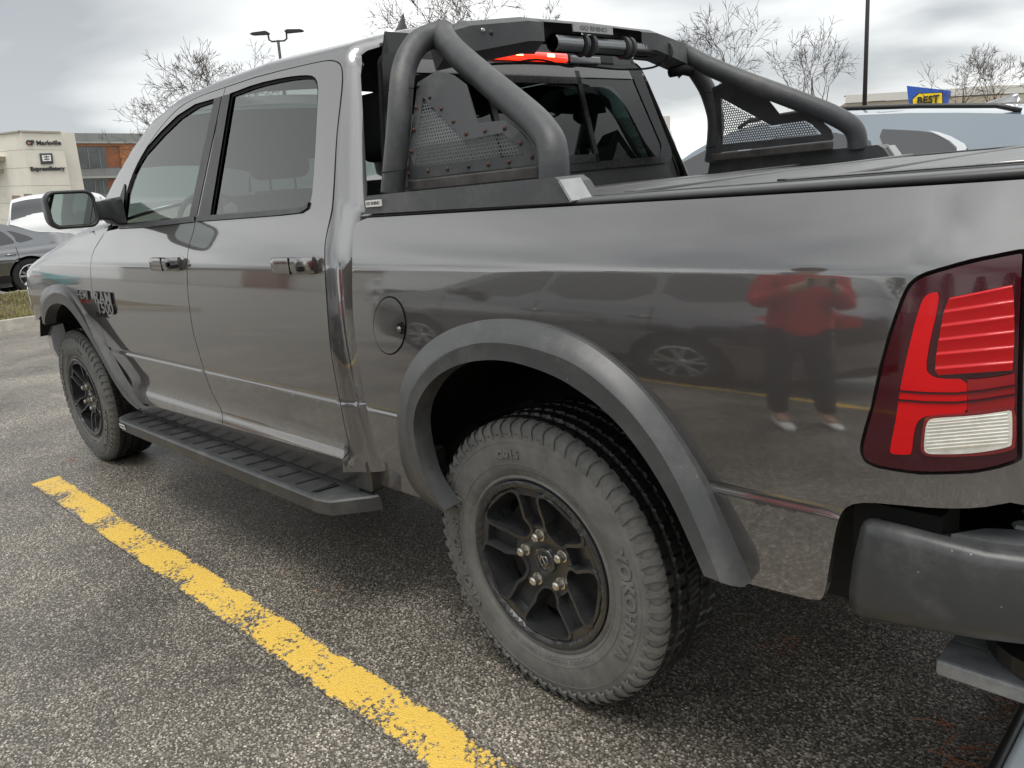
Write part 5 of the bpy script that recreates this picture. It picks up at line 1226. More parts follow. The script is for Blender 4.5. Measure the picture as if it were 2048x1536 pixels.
# ================================================================ GROUND
def asphalt(name,lo=.035,hi=.30,wet=True):
    m=bpy.data.materials.new(name); m.use_nodes=True; t=m.node_tree; b=t.nodes['Principled BSDF']; L=t.links.new
    g=t.nodes.new('ShaderNodeTexCoord'); v=t.nodes.new('ShaderNodeTexVoronoi'); v.inputs['Scale'].default_value=132; v.inputs['Randomness'].default_value=1
    mp=t.nodes.new('ShaderNodeMapping'); mp.inputs['Rotation'].default_value=(0,0,.5); mp.inputs['Scale'].default_value=(1,1.25,1)
    nd=t.nodes.new('ShaderNodeTexNoise'); nd.inputs['Scale'].default_value=90; nd.inputs['Detail'].default_value=2
    ad=t.nodes.new('ShaderNodeMix'); ad.data_type='RGBA'; ad.blend_type='ADD'; ad.inputs[0].default_value=.006
    L(g.outputs['Object'],nd.inputs['Vector']); L(g.outputs['Object'],mp.inputs[0]); L(mp.outputs[0],ad.inputs[6]); L(nd.outputs['Color'],ad.inputs[7]); L(ad.outputs[2],v.inputs['Vector'])
    sc=t.nodes.new('ShaderNodeSeparateColor'); L(v.outputs['Color'],sc.inputs[0])
    st=t.nodes.new('ShaderNodeValToRGB'); e=st.color_ramp.elements; e[0].position=0; e[0].color=(.11,.098,.083,1); e[1].position=1; e[1].color=(.66,.61,.52,1)
    for p,c in ((.35,(.18,.161,.134,1)),(.60,(.28,.252,.21,1)),(.82,(.39,.355,.30,1)),(.93,(.50,.46,.39,1))): q=e.new(p); q.color=c
    L(sc.outputs[0],st.inputs[0])
    # bitumen between the stones
    ed=t.nodes.new('ShaderNodeMapRange'); ed.inputs[1].default_value=.0047; ed.inputs[2].default_value=.0058; ed.inputs[3].default_value=0; ed.inputs[4].default_value=1
    dm=t.nodes.new('ShaderNodeMath'); dm.operation='DIVIDE'; dm.inputs[1].default_value=132; L(v.outputs['Distance'],dm.inputs[0])
    rs=t.nodes.new('ShaderNodeMath'); rs.operation='MULTIPLY'; rs.inputs[1].default_value=.0022; L(sc.outputs[1],rs.inputs[0]); sb=t.nodes.new('ShaderNodeMath'); sb.operation='ADD'; L(dm.outputs[0],sb.inputs[0]); L(rs.outputs[0],sb.inputs[1]); L(sb.outputs[0],ed.inputs[0])
    mc=t.nodes.new('ShaderNodeMix'); mc.data_type='RGBA'; L(ed.outputs[0],mc.inputs[0]); L(st.outputs[0],mc.inputs[6]); mc.inputs[7].default_value=(.072,.063,.052,1)
    # broad stains and damp patches
    n=t.nodes.new('ShaderNodeTexNoise'); n.inputs['Scale'].default_value=.9; n.inputs['Detail'].default_value=9; n.inputs['Roughness'].default_value=.62; L(g.outputs['Object'],n.inputs['Vector'])
    r=t.nodes.new('ShaderNodeMapRange'); r.inputs[1].default_value=.35; r.inputs[2].default_value=.62; r.inputs[3].default_value=.46; r.inputs[4].default_value=1.0; L(n.outputs['Fac'],r.inputs[0])
    mm=t.nodes.new('ShaderNodeVectorMath'); mm.operation='SCALE'; L(mc.outputs[2],mm.inputs[0]); L(r.outputs[0],mm.inputs['Scale'])
    # dry grey film, stronger further along the aisle
    sx_=t.nodes.new('ShaderNodeSeparateXYZ'); L(g.outputs['Object'],sx_.inputs[0])
    L(mm.outputs[0],b.inputs['Base Color'])
    rg=t.nodes.new('ShaderNodeMapRange'); rg.inputs[1].default_value=.35; rg.inputs[2].default_value=.6; rg.inputs[3].default_value=.22; rg.inputs[4].default_value=.48; L(n.outputs['Fac'],rg.inputs[0]); L(rg.outputs[0],b.inputs['Roughness'])
    bp=t.nodes.new('ShaderNodeBump'); bp.inputs['Strength'].default_value=.55; bp.inputs['Distance'].default_value=.0035; iv=t.nodes.new('ShaderNodeMapRange'); iv.inputs[3].default_value=1; iv.inputs[4].default_value=0; iv.inputs[1].default_value=0; iv.inputs[2].default_value=.007; L(sb.outputs[0],iv.inputs[0])
    L(iv.outputs[0],bp.inputs['Height']); L(bp.outputs[0],b.inputs['Normal'])
    return m,t,b,mm,bp
ASP,_,_,_,_=asphalt('wet_asphalt')
m=MB().grid([[(x,y,0) for y in (-300,-40,-6,0,6,40,300)] for x in (-400,-40,-8,0,6,40,300)]); tag(m.build('parking_lot',ASP),kind='structure')
# yellow line: same asphalt, paint worn through
YEL,t,b,mm,bp=asphalt('worn_yellow_paint'); L=t.links.new
g=t.nodes.new('ShaderNodeTexCoord'); n=t.nodes.new('ShaderNodeTexNoise'); n.inputs['Scale'].default_value=55; n.inputs['Detail'].default_value=4; n.inputs['Roughness'].default_value=.7; L(g.outputs['Object'],n.inputs['Vector'])
n2=t.nodes.new('ShaderNodeTexNoise'); n2.inputs['Scale'].default_value=5; n2.inputs['Detail'].default_value=4; L(g.outputs['Object'],n2.inputs['Vector'])
# fade towards the two long edges of the stripe (object y from -.065 to .065)
s_=t.nodes.new('ShaderNodeSeparateXYZ'); L(g.outputs['Object'],s_.inputs[0]); ab=t.nodes.new('ShaderNodeMath'); ab.operation='ABSOLUTE'; L(s_.outputs['Y'],ab.inputs[0])
eg=t.nodes.new('ShaderNodeMapRange'); eg.inputs[1].default_value=.052; eg.inputs[2].default_value=.072; eg.inputs[3].default_value=0; eg.inputs[4].default_value=.2; L(ab.outputs[0],eg.inputs[0])
a1=t.nodes.new('ShaderNodeMath'); a1.operation='MULTIPLY_ADD'; a1.inputs[1].default_value=.95; L(n2.outputs['Fac'],a1.inputs[0]); L(n.outputs['Fac'],a1.inputs[2])
a2=t.nodes.new('ShaderNodeMath'); a2.operation='SUBTRACT'; L(a1.outputs[0],a2.inputs[0]); L(eg.outputs[0],a2.inputs[1])
k=t.nodes.new('ShaderNodeMapRange'); k.inputs[1].default_value=.865; k.inputs[2].default_value=.915; L(a2.outputs[0],k.inputs[0])
pc=t.nodes.new('ShaderNodeMix'); pc.data_type='RGBA'; pc.inputs[6].default_value=(.60,.385,.06,1); pc.inputs[7].default_value=(.74,.50,.10,1); L(n.outputs['Fac'],pc.inputs[0])
mc=t.nodes.new('ShaderNodeMix'); mc.data_type='RGBA'; L(k.outputs[0],mc.inputs[0]); L(mm.outputs[0],mc.inputs[6]); L(pc.outputs[2],mc.inputs[7]); L(mc.outputs[2],b.inputs['Base Color'])
def stripe(x0,x1,yc,z=.004,w=.072,label=''):
    q=MB().grid([[(x,y,0) for y in np.linspace(-w,w,3)] for x in np.linspace(x0,x1,30)]).build('parking_line',YEL); q.location=(0,yc,z); tag(q,kind='structure'); return q
stripe(-3.50,2.6,-.276); stripe(-3.5,2.6,-3.05); stripe(-3.5,2.6,2.55); 
for yy in (-6.2,-9.3,-12.4): stripe(-3.5,2.6,yy)
# grass island with kerbs, left
CONC=mat('concrete_kerb',(.34,.32,.28),.8,noise=(8,.3),bump=(90,.5,.004))
GR=bpy.data.materials.new('grass_blades'); GR.use_nodes=True; tg_=GR.node_tree; bb=tg_.nodes['Principled BSDF']; oi=tg_.nodes.new('ShaderNodeTexCoord'); nn_=tg_.nodes.new('ShaderNodeTexNoise'); nn_.inputs['Scale'].default_value=3.5; nn_.inputs['Detail'].default_value=6
rp=tg_.nodes.new('ShaderNodeValToRGB'); rp.color_ramp.elements[0].position=.35; rp.color_ramp.elements[0].color=(.10,.055,.03,1); rp.color_ramp.elements[1].position=.7; rp.color_ramp.elements[1].color=(.26,.25,.06,1); e=rp.color_ramp.elements.new(.52); e.color=(.15,.165,.045,1)
tg_.links.new(oi.outputs['Object'],nn_.inputs['Vector']); tg_.links.new(nn_.outputs['Fac'],rp.inputs[0]); tg_.links.new(rp.outputs[0],bb.inputs['Base Color']); bb.inputs['Roughness'].default_value=.8
A0=onP(-120,682,2,0); A1=onP(110,648,2,0)
ka=np.array([A0[0],A0[1]]); kb=np.array([A1[0],A1[1]]); kd=(kb-ka)/np.linalg.norm(kb-ka); kn=np.array([-kd[1],kd[0]]); 
if kn[0]>0: kn=-kn
ka=ka-kd*6; kb=kb+kd*16; KW=.17; IW=3.6
def strip(p,q,off0,off1,z0,z1,name,m_,kind='structure',bev=.015):
    mb=MB(); a=p+kn*off0; b_=q+kn*off0; c=q+kn*off1; d=p+kn*off1
    mb.add([(a[0],a[1],z0),(b_[0],b_[1],z0),(c[0],c[1],z0),(d[0],d[1],z0),(a[0]+kn[0]*bev,a[1]+kn[1]*bev,z1),(b_[0]+kn[0]*bev,b_[1]+kn[1]*bev,z1),(c[0]-kn[0]*bev,c[1]-kn[1]*bev,z1),(d[0]-kn[0]*bev,d[1]-kn[1]*bev,z1)],[(4,5,6,7),(0,1,5,4),(1,2,6,5),(2,3,7,6),(3,0,4,7)])
    return tag(mb.build(name,m_),kind=kind)
strip(ka,kb,0,KW,0,.15,'kerb',CONC); strip(ka,kb,IW,IW+KW,0,.30,'kerb',CONC)
mb=MB(); rows=[]
for i in range(60):
    p=ka+(kb-ka)*i/59; rows.append([(p[0]+kn[0]*o,p[1]+kn[1]*o,.12+.16*(o/IW)+.02*math.sin(i*1.3+o*3)) for o in np.linspace(KW-.02,IW+.02,14)])
SOIL=mat('soil_and_thatch',(.11,.085,.045),.95,noise=(5,.4),bump=(80,.8,.01)); tag(mb.grid(rows).build('island_soil',SOIL,smooth=True),kind='structure')
rg=random.Random(3); gb=MB()
for i in range(26000):
    u=rg.random(); p=ka+(kb-ka)*(.18+.5*u); o=KW+.02+(IW-KW)*rg.random(); z=.12+.16*(o/IW); x=p[0]+kn[0]*o; y=p[1]+kn[1]*o; h=.03+.045*rg.random(); a=rg.random()*6.28; l=.03*rg.random(); w=.006
    gb.add([(x-w*math.sin(a),y+w*math.cos(a),z),(x+w*math.sin(a),y-w*math.cos(a),z),(x+l*math.cos(a),y+l*math.sin(a),z+h)],[(0,1,2)])
tag(gb.build('grass',GR),'short yellowish green winter grass on the kerbed island','grass',kind='stuff')
q0=ka+kn*(IW+KW); q1=kb+kn*(IW+KW)
A2,_,_,_,_=asphalt('far_asphalt')
MBf=MB().add([(q0[0],q0[1],UP),(q1[0],q1[1],UP),(q1[0]+kn[0]*45+kd[0]*30,q1[1]+kn[1]*45+kd[1]*30,UP),(q0[0]+kn[0]*45-kd[0]*5,q0[1]+kn[1]*45-kd[1]*5,UP)],[(0,1,2,3)]); tag(MBf.build('upper_lot',A2),kind='structure')
# parking block at the lower right corner
ps=thing('parking_block','smooth pale grey concrete parking block at the lower right corner of the photo','parking block')
a=onP(2054,1432,2,.13); b_=onP(1992,1556,2,.13); d=(a-b_)/np.linalg.norm(a-b_); nx=np.array([d[1],-d[0],0])
if np.dot(nx,AR)<0: nx=-nx
mb=MB(); rows=[]
for s in np.linspace(-.6,.6,8):
    c=a+d*s; rows.append([c-(0,0,.131)-nx*.02,c-nx*.01-(0,0,.04),c-(0,0,.008),c+nx*.015,c+nx*.14,c+nx*.17-(0,0,.13)])
PBM=mat('pale_sealed_concrete',(.60,.66,.70),.4,noise=(7,.12),bump=(200,.2,.001)); mb.grid(rows); mb.build('block_body',PBM,ps,ang=50)
mb=MB().tube([tuple(a-d*.6-(0,0,.012)-nx*.012),tuple(a+d*.6-(0,0,.012)-nx*.012)],.012,8); mb.build('block_edge_strip',BLK,ps,smooth=True)
# pine needles
NE=mat('dry_pine_needle',(.34,.12,.045),.7); mb=MB(); rg=random.Random(11)
spots=[(2015,1400,7),(1990,1440,5),(1560,1290,6),(1500,1275,4),(1900,1450,4),(1975,1500,5),(1990,1530,5),(1910,1520,8),(2030,1380,10),(590,1148,2),(660,1180,2),(150,920,5),(140,800,3),(1930,1480,5),(470,950,2),(2010,1345,5)]
for x,y,n_ in spots:
    c=onP(x,y,2,.004)
    for k_ in range(n_):
        p=c+np.array([rg.gauss(0,.03),rg.gauss(0,.03),0]); a_=rg.random()*6.28; l=.035+.04*rg.random(); bnd=rg.gauss(0,.008)
        dx_=math.cos(a_)*l/2; dy_=math.sin(a_)*l/2
        mb.tube([(p[0]-dx_,p[1]-dy_,.005),(p[0]-dy_*bnd*20*.1,p[1]+dx_*bnd*20*.1,.008+.006*rg.random()),(p[0]+dx_,p[1]+dy_,.006)],.0009,4)
tag(mb.build('pine_needles',NE),'dry brown pine needles scattered on the asphalt','pine needles',kind='stuff')
# ================================================================ TREES
BARK=mat('bare_bark',(.085,.062,.05),.85,noise=(12,.3),bump=(40,.6,.01)); TWIG=mat('bare_twigs',(.085,.065,.055),.85)
LEAN=R_(-2.5)
def tree(pxb,top_y,dist,label,seed,spread=.9,trunk_frac=.33,thin=1.,depth=6,cat='tree'):
    tp_=at(pxb,top_y,dist); H=max(2.5,float(tp_[2]/math.cos(LEAN))); base=tp_-np.array([0,math.sin(-LEAN),math.cos(LEAN)])*H; rmin=.0115*dist/36*thin; rg=random.Random(seed)
    root=thing('bare_tree',label,cat,(float(base[0]),float(base[1]),0),(LEAN,0,rg.random()*6),group='bare trees around the lot')
    tk=MB(); tw=MB(); th=H*trunk_frac; r0=.014*H*thin
    pts=[(0,0,0)]; 
    for i in range(1,6): pts.append((pts[-1][0]+rg.gauss(0,.02)*H*.1,pts[-1][1]+rg.gauss(0,.02)*H*.1,th*i/5))
    tk.tube(pts,[r0*(1.15-.08*i) for i in range(6)],8)
    def grow(p,d,l,r,lv):
        n=3 if lv<3 else 2; q=[p]; rr_=[r]; c=p
        for i in range(n):
            d=(d+Vector((rg.gauss(0,.17),rg.gauss(0,.17),rg.gauss(.05,.15)))).normalized(); c=c+d*l/n; q.append(c); rr_.append(max(rmin*.7,r*(1-.38*(i+1)/n)))
        (tk if lv<2 else tw).tube(q,rr_,5 if lv<2 else 3,cap=False)
        if lv>=depth: return
        kids=2 if lv<2 else rg.choice((2,3,3))
        for k in range(kids):
            ax=d.orthogonal().normalized(); ax.rotate(Matrix.Rotation(rg.random()*6.28,3,d)); an=R_(rg.uniform(25,62)) if k else R_(rg.uniform(5,26))
            nd_=d.copy(); nd_.rotate(Matrix.Rotation(an,3,ax)); st=q[-1] if (k==0 or rg.random()<.5) else q[rg.randint(1,len(q)-1)]
            grow(st,nd_,l*rg.uniform(.62,.86),max(rmin,rr_[-1]*(.86 if k==0 else .66)),lv+1)
    nb=5
    for k in range(nb):
        a=6.28*k/nb+rg.random(); t=rg.uniform(.25,.6)*spread; grow(Vector(pts[-1] if k<3 else pts[4]),Vector((math.cos(a)*t,math.sin(a)*t,1)).normalized(),H*.19*spread**.3,r0*.55,0)
    zmax=max(max(p[2] for p in tw.v),.1); s=(H)/zmax
    for m_ in (tk,tw): m_.v=[(p[0]*s,p[1]*s,p[2]*s) for p in m_.v]
    t_=tk.build('trunk',BARK,root,smooth=True); tw.build('crown',TWIG,root)
    return root
tree(440,66,36,'bare round crowned tree rising behind the truck cab roof left of the lamp',5,.6,.34,.75)
tree(345,190,48,'small bare tree low behind the windshield pillar, under the round crowned tree',9,.7,.28,.6,5)
tree(985,-130,30,'large bare tree over the cab roof, cut by the top edge of the photo',21,1.0,.36,1.0)
tree(1440,2,33,'slim bare tree just right of the sport bar light panel',33,.55,.33,.7,5)
tree(1640,45,34,'bare tree left of the black lamp post, above the sloping bar tube',44,.8,.30,.75,5)
tree(1925,88,46,'pale bare tree beside the blue and yellow store sign',52,.6,.34,.6,5)
tree(1995,86,44,'bare tree near the right edge of the photo, above the shark fin antenna',61,.8,.34,.7,5)
# ================================================================ LAMP POSTS
POST=mat('black_lamp_metal',(.018,.016,.015),.5)
def lamp(pxb,y_top,dist,label,r=.08,head=True,z_extra=0):
    tpp=at(pxb,y_top,dist); tz=tpp[2]+z_extra; b0=tpp-np.array([0,math.sin(-LEAN),math.cos(LEAN)])*tpp[2]
    root=thing('lamp_post',label,'lamp post',(float(b0[0]),float(b0[1]),0),(LEAN,0,0))
    MB().tube([(0,0,0),(0,0,tz)],[r*1.1,r*.75],10).build('pole',POST,root,smooth=True)
    MB().lathe([(.25,0),(.25,.6),(.22,.65),(0,.66)],(0,0,0),16,axis='z').build('pole_base',CONC,root)
    if head:
        rt=np.array([AR[0],AR[1]])/np.hypot(AR[0],AR[1])
        for s in (1,-1):
            d=rt*s; m=MB().tube([(0,0,tz-.05),(d[0]*.35,d[1]*.35,tz-.05),(d[0]*.5,d[1]*.5,tz+.05),(d[0]*.52,d[1]*.52,tz+.38)],.05,8); m.build('arm',POST,root)
            m=MB(); c=[(.45,.42),(.6,.50),(1.35,.46),(1.5,.40),(1.35,.36),(.5,.34)]; pn=np.array([-d[1],d[0]])*.2
            n_=len(c); m.add([(d[0]*a-pn[0],d[1]*a-pn[1],tz+b) for a,b in c]+[(d[0]*a+pn[0],d[1]*a+pn[1],tz+b) for a,b in c],[tuple(range(n_)),tuple(range(2*n_-1,n_-1,-1))]+[(i,i+n_,(i+1)%n_+n_,(i+1)%n_) for i in range(n_)]); m.build('lamp_head',POST,root)
    return root
lamp(556,80,44,'double headed black lamp post above the rear door roof line',.10)
lamp(1735,20,26,'thick black lamp post rising out of the top of the photo at the right',.075,head=True,z_extra=3.5)
lamp(1624,158,70,'thin distant lamp post between the bare trees',.09,head=False)
# ================================================================ BUILDINGS
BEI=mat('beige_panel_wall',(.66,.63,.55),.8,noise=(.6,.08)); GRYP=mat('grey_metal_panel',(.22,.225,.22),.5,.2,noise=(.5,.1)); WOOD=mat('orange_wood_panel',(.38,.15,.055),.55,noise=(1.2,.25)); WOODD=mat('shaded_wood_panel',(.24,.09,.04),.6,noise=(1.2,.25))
BGL=mat('building_glass',(.045,.055,.055),.08,spec=.9,noise=(.8,.5)); LET=mat('sign_dark_letters',(.03,.03,.035),.5); JNT=mat('panel_joint',(.34,.31,.25),.8); JNG=mat('grey_joint',(.13,.13,.13),.7)
up=np.array([0,math.sin(-LEAN),math.cos(LEAN)])
class Wall:
    """vertical wall through two photo points at given distances"""
    def __init__(s,pa,da,pb,db,h=14):
        s.a=at(*pa,da); s.b=at(*pb,db); s.u=(s.b-s.a); s.L=np.linalg.norm(s.u); s.u/=s.L; s.n=np.cross(s.u,up); s.n/=np.linalg.norm(s.n)
        if np.dot(s.n,CAM-s.a)<0: s.n=-s.n
        s.h=h
    def P(s,x,y,o=0): return onPlane(x,y,s.a,s.n)+s.n*o
    def quad(s,mb,p0,p1,p2,p3,o,th):
        q=[s.P(*p) for p in (p0,p1,p2,p3)]; mb.add([c+s.n*o for c in q]+[c+s.n*(o-th) for c in q],[(0,1,2,3),(7,6,5,4),(0,4,5,1),(1,5,6,2),(2,6,7,3),(3,7,4,0)])
    def slab(s,mb,th=1.):
        a,b=s.a,s.b; mb.add([a,b,b-up*s.h,a-up*s.h]+[c-s.n*th for c in (a,b,b-up*s.h,a-up*s.h)],[(0,1,2,3),(7,6,5,4),(0,4,5,1),(1,5,6,2),(2,6,7,3),(3,7,4,0)])
def text_on(w,s_,px_,width_px,name,m_,par,ext=.05,bold=0.0,o=.06,dy=None,slope=None):
    """s_ centred at photo point px_, about width_px wide"""
    c=w.P(*px_,o); e1=w.P(px_[0]-width_px/2,px_[1]); e2=w.P(px_[0]+width_px/2,px_[1]); wd=np.linalg.norm(e2-e1)
    v,f=text_geo(s_,1.,.0,bold); k=wd/(v[:,0].max()-v[:,0].min()); v,f=text_geo(s_,k,ext,bold*k); cx_=(v[:,0].max()+v[:,0].min())/2
    u=w.u if np.dot(w.u,AR)>0 else -w.u; u=u-up*np.dot(u,up); u/=np.linalg.norm(u)
    return MB().add([c+u*(p[0]-cx_)+up*p[1]+w.n*p[2] for p in v],f).build(name,m_,par)
mall=thing('shopping_mall','beige shopping mall wall with dark lettering, at the left behind the parked cars','building')
w1=Wall((40,262),60,(121,264),61.5); w0=Wall((-90,278),68,(40,262),60)
mb=MB(); w1.slab(mb,6); w0.slab(mb,4); mb.build('wall',BEI,mall)
mb=MB()
for k in range(1,8):
    t=k*1.35
    for w in (w0,w1): a=w.a-up*t+w.n*.006; b=w.b-up*t+w.n*.006; mb.add([a,b,b-up*.03,a-up*.03],[(0,1,2,3)])
for w in (w0,w1): a=w.a+up*.03+w.n*.12; b=w.b+up*.03+w.n*.12; mb.add([a,b,b-up*.12,a-up*.12,a-w.n*.4,b-w.n*.4],[(0,1,2,3),(0,4,5,1)])
mb.build('panel_joints',JNT,mall)
text_on(w1,'Markville',(97.5,286),49,'sign_lettering',LET,mall,bold=.02)
text_on(w1,'CF',(60,286),17,'sign_lettering',LET,mall,bold=.05)
mb=MB(); w1.quad(mb,(57,288.5),(62,286),(62,287),(58,291),.14,.03); mb.build('sign_emblem_cut',mat('emblem_red',(.4,.04,.04),.5),mall)
mb=MB(); w1.quad(mb,(78.5,307),(104,306.5),(106.5,327.5),(81.5,328.5),.10,.08); eq=mb.build('sign_square',mat('sign_square_dark',(.06,.06,.065),.5),mall)
text_on(w1,'E',(88.5,317.5),8,'square_lettering',mat('sign_white',(.8,.8,.78),.5),eq,o=.13,bold=.03)
w_=text_on(w1,'E',(97.5,317),8,'square_lettering',bpy.data.materials['sign_white'],eq,o=.13,bold=.03)
c=w1.P(97.5,317,.13); v_=[c+ (p-c) - 2*w1.u*np.dot(p-c,w1.u) for p in [np.array(q.co) for q in w_.data.vertices]]
for q,p in zip(w_.data.vertices,v_): q.co=p
text_on(w1,'ExpressEatery',(95.5,337.5),69,'sign_lettering',LET,mall,bold=.03)
mb=MB(); w0.quad(mb,(-40,317),(11,313),(10,322),(-40,326),1.0,1.0); w0.quad(mb,(-40,336),(8,338),(7,345),(-40,345),1.0,1.0); mb.build('canopy',mat('canopy_stone',(.45,.42,.35),.8),mall)
mb=MB(); w0.quad(mb,(24,391),(40,391),(42,402),(26,402),.03,.1); w1.quad(mb,(47,388),(64,388),(66,397),(49,397),.03,.1); mb.build('small_window',mat('brown_window',(.24,.17,.13),.6),mall)
# brown and grey wing
wing=thing('mall_wing','grey and orange wood clad mall wing with long dark windows','building')
w2=Wall((121,266),66,(470,268),78)
mb=MB(); w2.slab(mb,8); mb.build('wall',GRYP,wing)
mb=MB(); w2.quad(mb,(121,284),(470,284),(470,288),(121,287),.30,.25); w2.quad(mb,(137,354),(470,347),(470,351),(138,358),.35,.3); mb.build('ledge',mat('ledge_grey',(.36,.36,.34),.6),wing)
mb=MB(); w2.quad(mb,(124,288),(470,287),(470,292.5),(124,292.5),.12,.1); w2.quad(mb,(237,292.5),(470,292.5),(470,334),(242,334.5),.10,.09); mb.build('wood_cladding',WOOD,wing)
mb=MB(); w2.quad(mb,(207,294),(237,292.5),(243,334.5),(214,335),.03,.02); w2.quad(mb,(214,359),(290,352),(290,385),(218,385),.03,.02); mb.build('recess_cladding',WOODD,wing)
def window(p,div):
    mb=MB(); w2.quad(mb,*p,.05,.05); fr=mb.build('window',BGL,wing); mb=MB()
    for t in div:
        a=(p[0][0]+(p[1][0]-p[0][0])*t,p[0][1]+(p[1][1]-p[0][1])*t); b=(p[3][0]+(p[2][0]-p[3][0])*t,p[3][1]+(p[2][1]-p[3][1])*t)
        w2.quad(mb,(a[0]-.8,a[1]),(a[0]+.8,a[1]),(b[0]+.8,b[1]),(b[0]-.8,b[1]),.10,.05)
    mb.build('mullion',GRYP,fr)
window([(131,294),(208,294),(214,335),(137,339)],(.25,.55,.84)); window([(142,361),(196,359),(199,388),(143,388)],(.35,.85)); window([(197,360),(213,359),(216,386),(199,386)],(.5,))
mb=MB()
for k in range(14):
    x=145+k*26; w2.quad(mb,(x,267),(x+.6,267),(x+1.6,284),(x+1,284),.004,.01); w2.quad(mb,(x+10,338),(x+10.6,338),(x+12.6,352),(x+12,352),.004,.01)
mb.build('panel_joints',JNG,wing)
# glazed mall frontage seen through the truck's windows
far=thing('mall_frontage','long pale mall frontage with white bands, seen through the truck cab windows','building')
w3=Wall((380,262),86,(1340,232),120,14)
mb=MB(); w3.slab(mb,8); mb.build('wall',mat('pale_frontage',(.55,.54,.50),.7,noise=(.3,.1)),far)
mb=MB()
for y0,y1 in ((2.2,2.8),(4.6,5.3)):
    a=w3.a-up*y0+w3.n*.3; b=w3.b-up*y0+w3.n*.3; mb.add([a,b,b-up*(y1-y0),a-up*(y1-y0)],[(0,1,2,3)])
mb.build('white_band',mat('white_band',(.75,.75,.73),.7),far)
mb=MB()
for k in range(22):
    a=w3.a+w3.u*(w3.L*(k+.15)/22)-up*7.2+w3.n*.05; b=a+w3.u*w3.L*.6/22; mb.add([a,b,b-up*3.2,a-up*3.2],[(0,1,2,3)])
mb.build('shop_windows',BGL,far)
# store at the right with its sign
store=thing('store_building','low tan store building on the horizon at the right, behind the blue and yellow sign','building')
w4=Wall((1690,206),100,(2300,170),92,12); w5=Wall((1880,196),78,(2300,178),72,14)
mb=MB(); w4.slab(mb,10); mb.build('wall',mat('tan_store_wall',(.40,.35,.28),.8,noise=(.3,.12)),store)
mb=MB(); a,b=w4.a+w4.n*.3,w4.b+w4.n*.3; mb.add([a+up*.9,b+up*.9,b,a,a+up*.9-w4.n*2,b+up*.9-w4.n*2],[(0,1,2,3),(0,4,5,1)]); mb.build('parapet',mat('pale_parapet',(.55,.54,.50),.7),store)
mb=MB(); w4.quad(mb,(1744,188),(1774,188),(1774,200),(1748,200),-1.,2.5); mb.build('roof_unit',mat('roof_unit_tan',(.42,.36,.30),.8,noise=(1,.3)),store)
mb=MB(); w4.quad(mb,(1895,178),(2012,168),(2012,186),(1895,190),-.5,4); mb.build('upper_block',mat('tan_block',(.50,.45,.38),.8,noise=(.4,.1)),store)
mb=MB(); w5.slab(mb,6); wb5=mb.build('front_wall',mat('tan_front_wall',(.38,.33,.26),.8,noise=(.3,.12)),store)
sg=thing('store_sign','blue wedge shaped store sign with yellow tag reading BEST BUY','sign')
w6=Wall((1813,170),64,(1900,181),62.5,6)
mb=MB(); q=[w6.P(*p) for p in ((1813.5,171.5),(1900,181),(1896,196),(1892,216),(1820,218),(1816,195))]; n_=6
mb.add([c+w6.n*.0 for c in q]+[c-w6.n*1.5 for c in q],[tuple(range(6)),tuple(range(11,5,-1))]+[(i,i+6,(i+1)%6+6,(i+1)%6) for i in range(6)]); mb.build('sign_wedge',mat('sign_blue',(.02,.09,.42),.45),sg)
mb=MB()
for pts,o,nm,mt_ in (([(1836,186.5),(1885.5,184.5),(1886.5,228),(1825,230),(1824,198)],.05,'tag_border',BLK),([(1838,188),(1884,186),(1885,227),(1827,229),(1826,199)],.12,'yellow_tag',mat('sign_yellow',(.85,.62,.02),.5))):
    mb=MB(); q=[w6.P(*p)+w6.n*o for p in pts]; n_=len(q); mb.add(q+[c-w6.n*.06 for c in q],[tuple(range(n_))]+[(i,i+n_,(i+1)%n_+n_,(i+1)%n_) for i in range(n_)]); mb.build(nm,mt_,sg)
text_on(w6,'BEST',(1857,200),43,'sign_lettering',BLK,sg,o=.20,bold=.022); text_on(w6,'BUY',(1856,214.5),36,'sign_lettering',BLK,sg,o=.20,bold=.022)
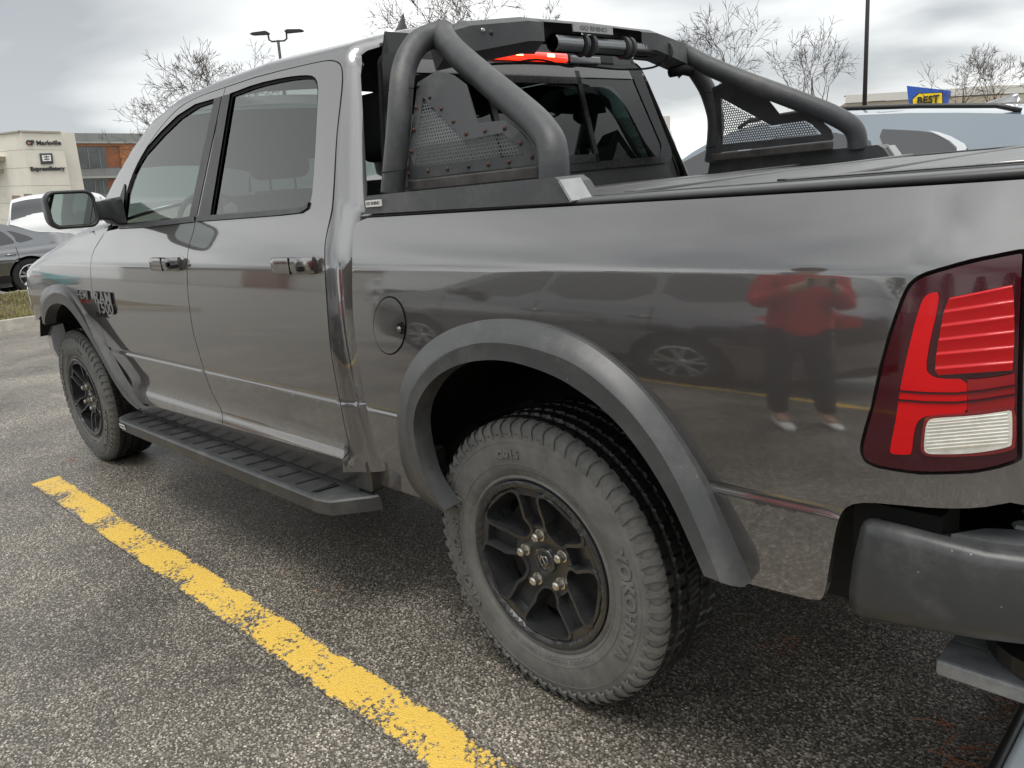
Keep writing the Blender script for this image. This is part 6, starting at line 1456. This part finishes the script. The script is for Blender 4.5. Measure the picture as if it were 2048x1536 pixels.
# ------- buildings and planting behind the camera, mirrored in the paint
rb_=thing('retail_building','long white retail building with a brown entrance across the lot behind the photographer','building')
mb=MB().box((-150,-62,0),(-58,-50,6.2)); mb.build('wall',mat('white_stucco',(.62,.60,.55),.8,noise=(.2,.1)),rb_)
mb=MB().prism([(-110,6.2),(-96,10.5),(-82,6.2)],1,-62,-49.6); mb.build('gable',bpy.data.materials['white_stucco'],rb_)
mb=MB().box((-100,-49.9,0),(-90,-48.5,5.4)); mb.build('entrance',WOODD,rb_)
mb=MB().box((-150,-49.98,5.7),(-58,-49.7,6.5)); mb.build('fascia',mat('dark_fascia',(.10,.10,.11),.6),rb_)
rb2=thing('office_block','pale office block with horizontal window bands across the lot behind the photographer','building')
MB().box((-52,-78,0),(-30,-62,9)).build('wall',bpy.data.materials['pale_frontage'],rb2)
mb=MB()
for z in (1.2,3.2,5.2,7.2): mb.box((-51.5,-61.98,z),(-30.5,-61.9,z+.9))
mb.build('window_band',BGL,rb2)
rb3=thing('brick_building','dark brown brick building behind the photographer on the right','building')
MB().box((14,-42,0),(40,-14,6.5)).build('wall',mat('brown_brick',(.13,.085,.06),.85,noise=(3,.3)),rb3)
mb=MB()
for y in (-38,-32,-26,-20): mb.box((13.9,y,1.0),(13.97,y+3,3.6))
mb.build('shop_window',BGL,rb3)
def hedge(loc,w,h,seed,label):
    rg=random.Random(seed); m=MB()
    for i in range(1500):
        a=rg.random()*6.28; r=w*math.sqrt(rg.random()); z=h*rg.random(); r*=(1-.75*(z/h)**1.3); x,y=r*math.cos(a),r*math.sin(a); s=.16
        d=Vector((rg.gauss(0,1),rg.gauss(0,1),rg.gauss(0,1))).normalized(); u=d.orthogonal().normalized()*s; v=d.cross(u).normalized()*s*.5
        c=Vector((x,y,z+.8)); m.add([c-u,c-v,c+u,c+v],[(0,1,2,3)])
    root=thing('pine_tree',label,'tree',loc,group='dark pines across the lot'); m.build('crown',mat('pine_green',(.03,.045,.022),.8) if 'pine_green' not in bpy.data.materials else bpy.data.materials['pine_green'],root)
    MB().tube([(0,0,0),(0,0,h*.8)],[.18,.05],8).build('trunk',BARK,root)
for i,(x,y) in enumerate([(-24,-40),(-19,-41),(-13,-42),(-7,-40),(-1,-41),(6,-38),(11,-34),(-34,-44),(16,1.5)]): hedge((x,y,0),2.6,6.5+1.5*math.sin(i*2.1),100+i,'dark green pine in the row across the lot behind the photographer')
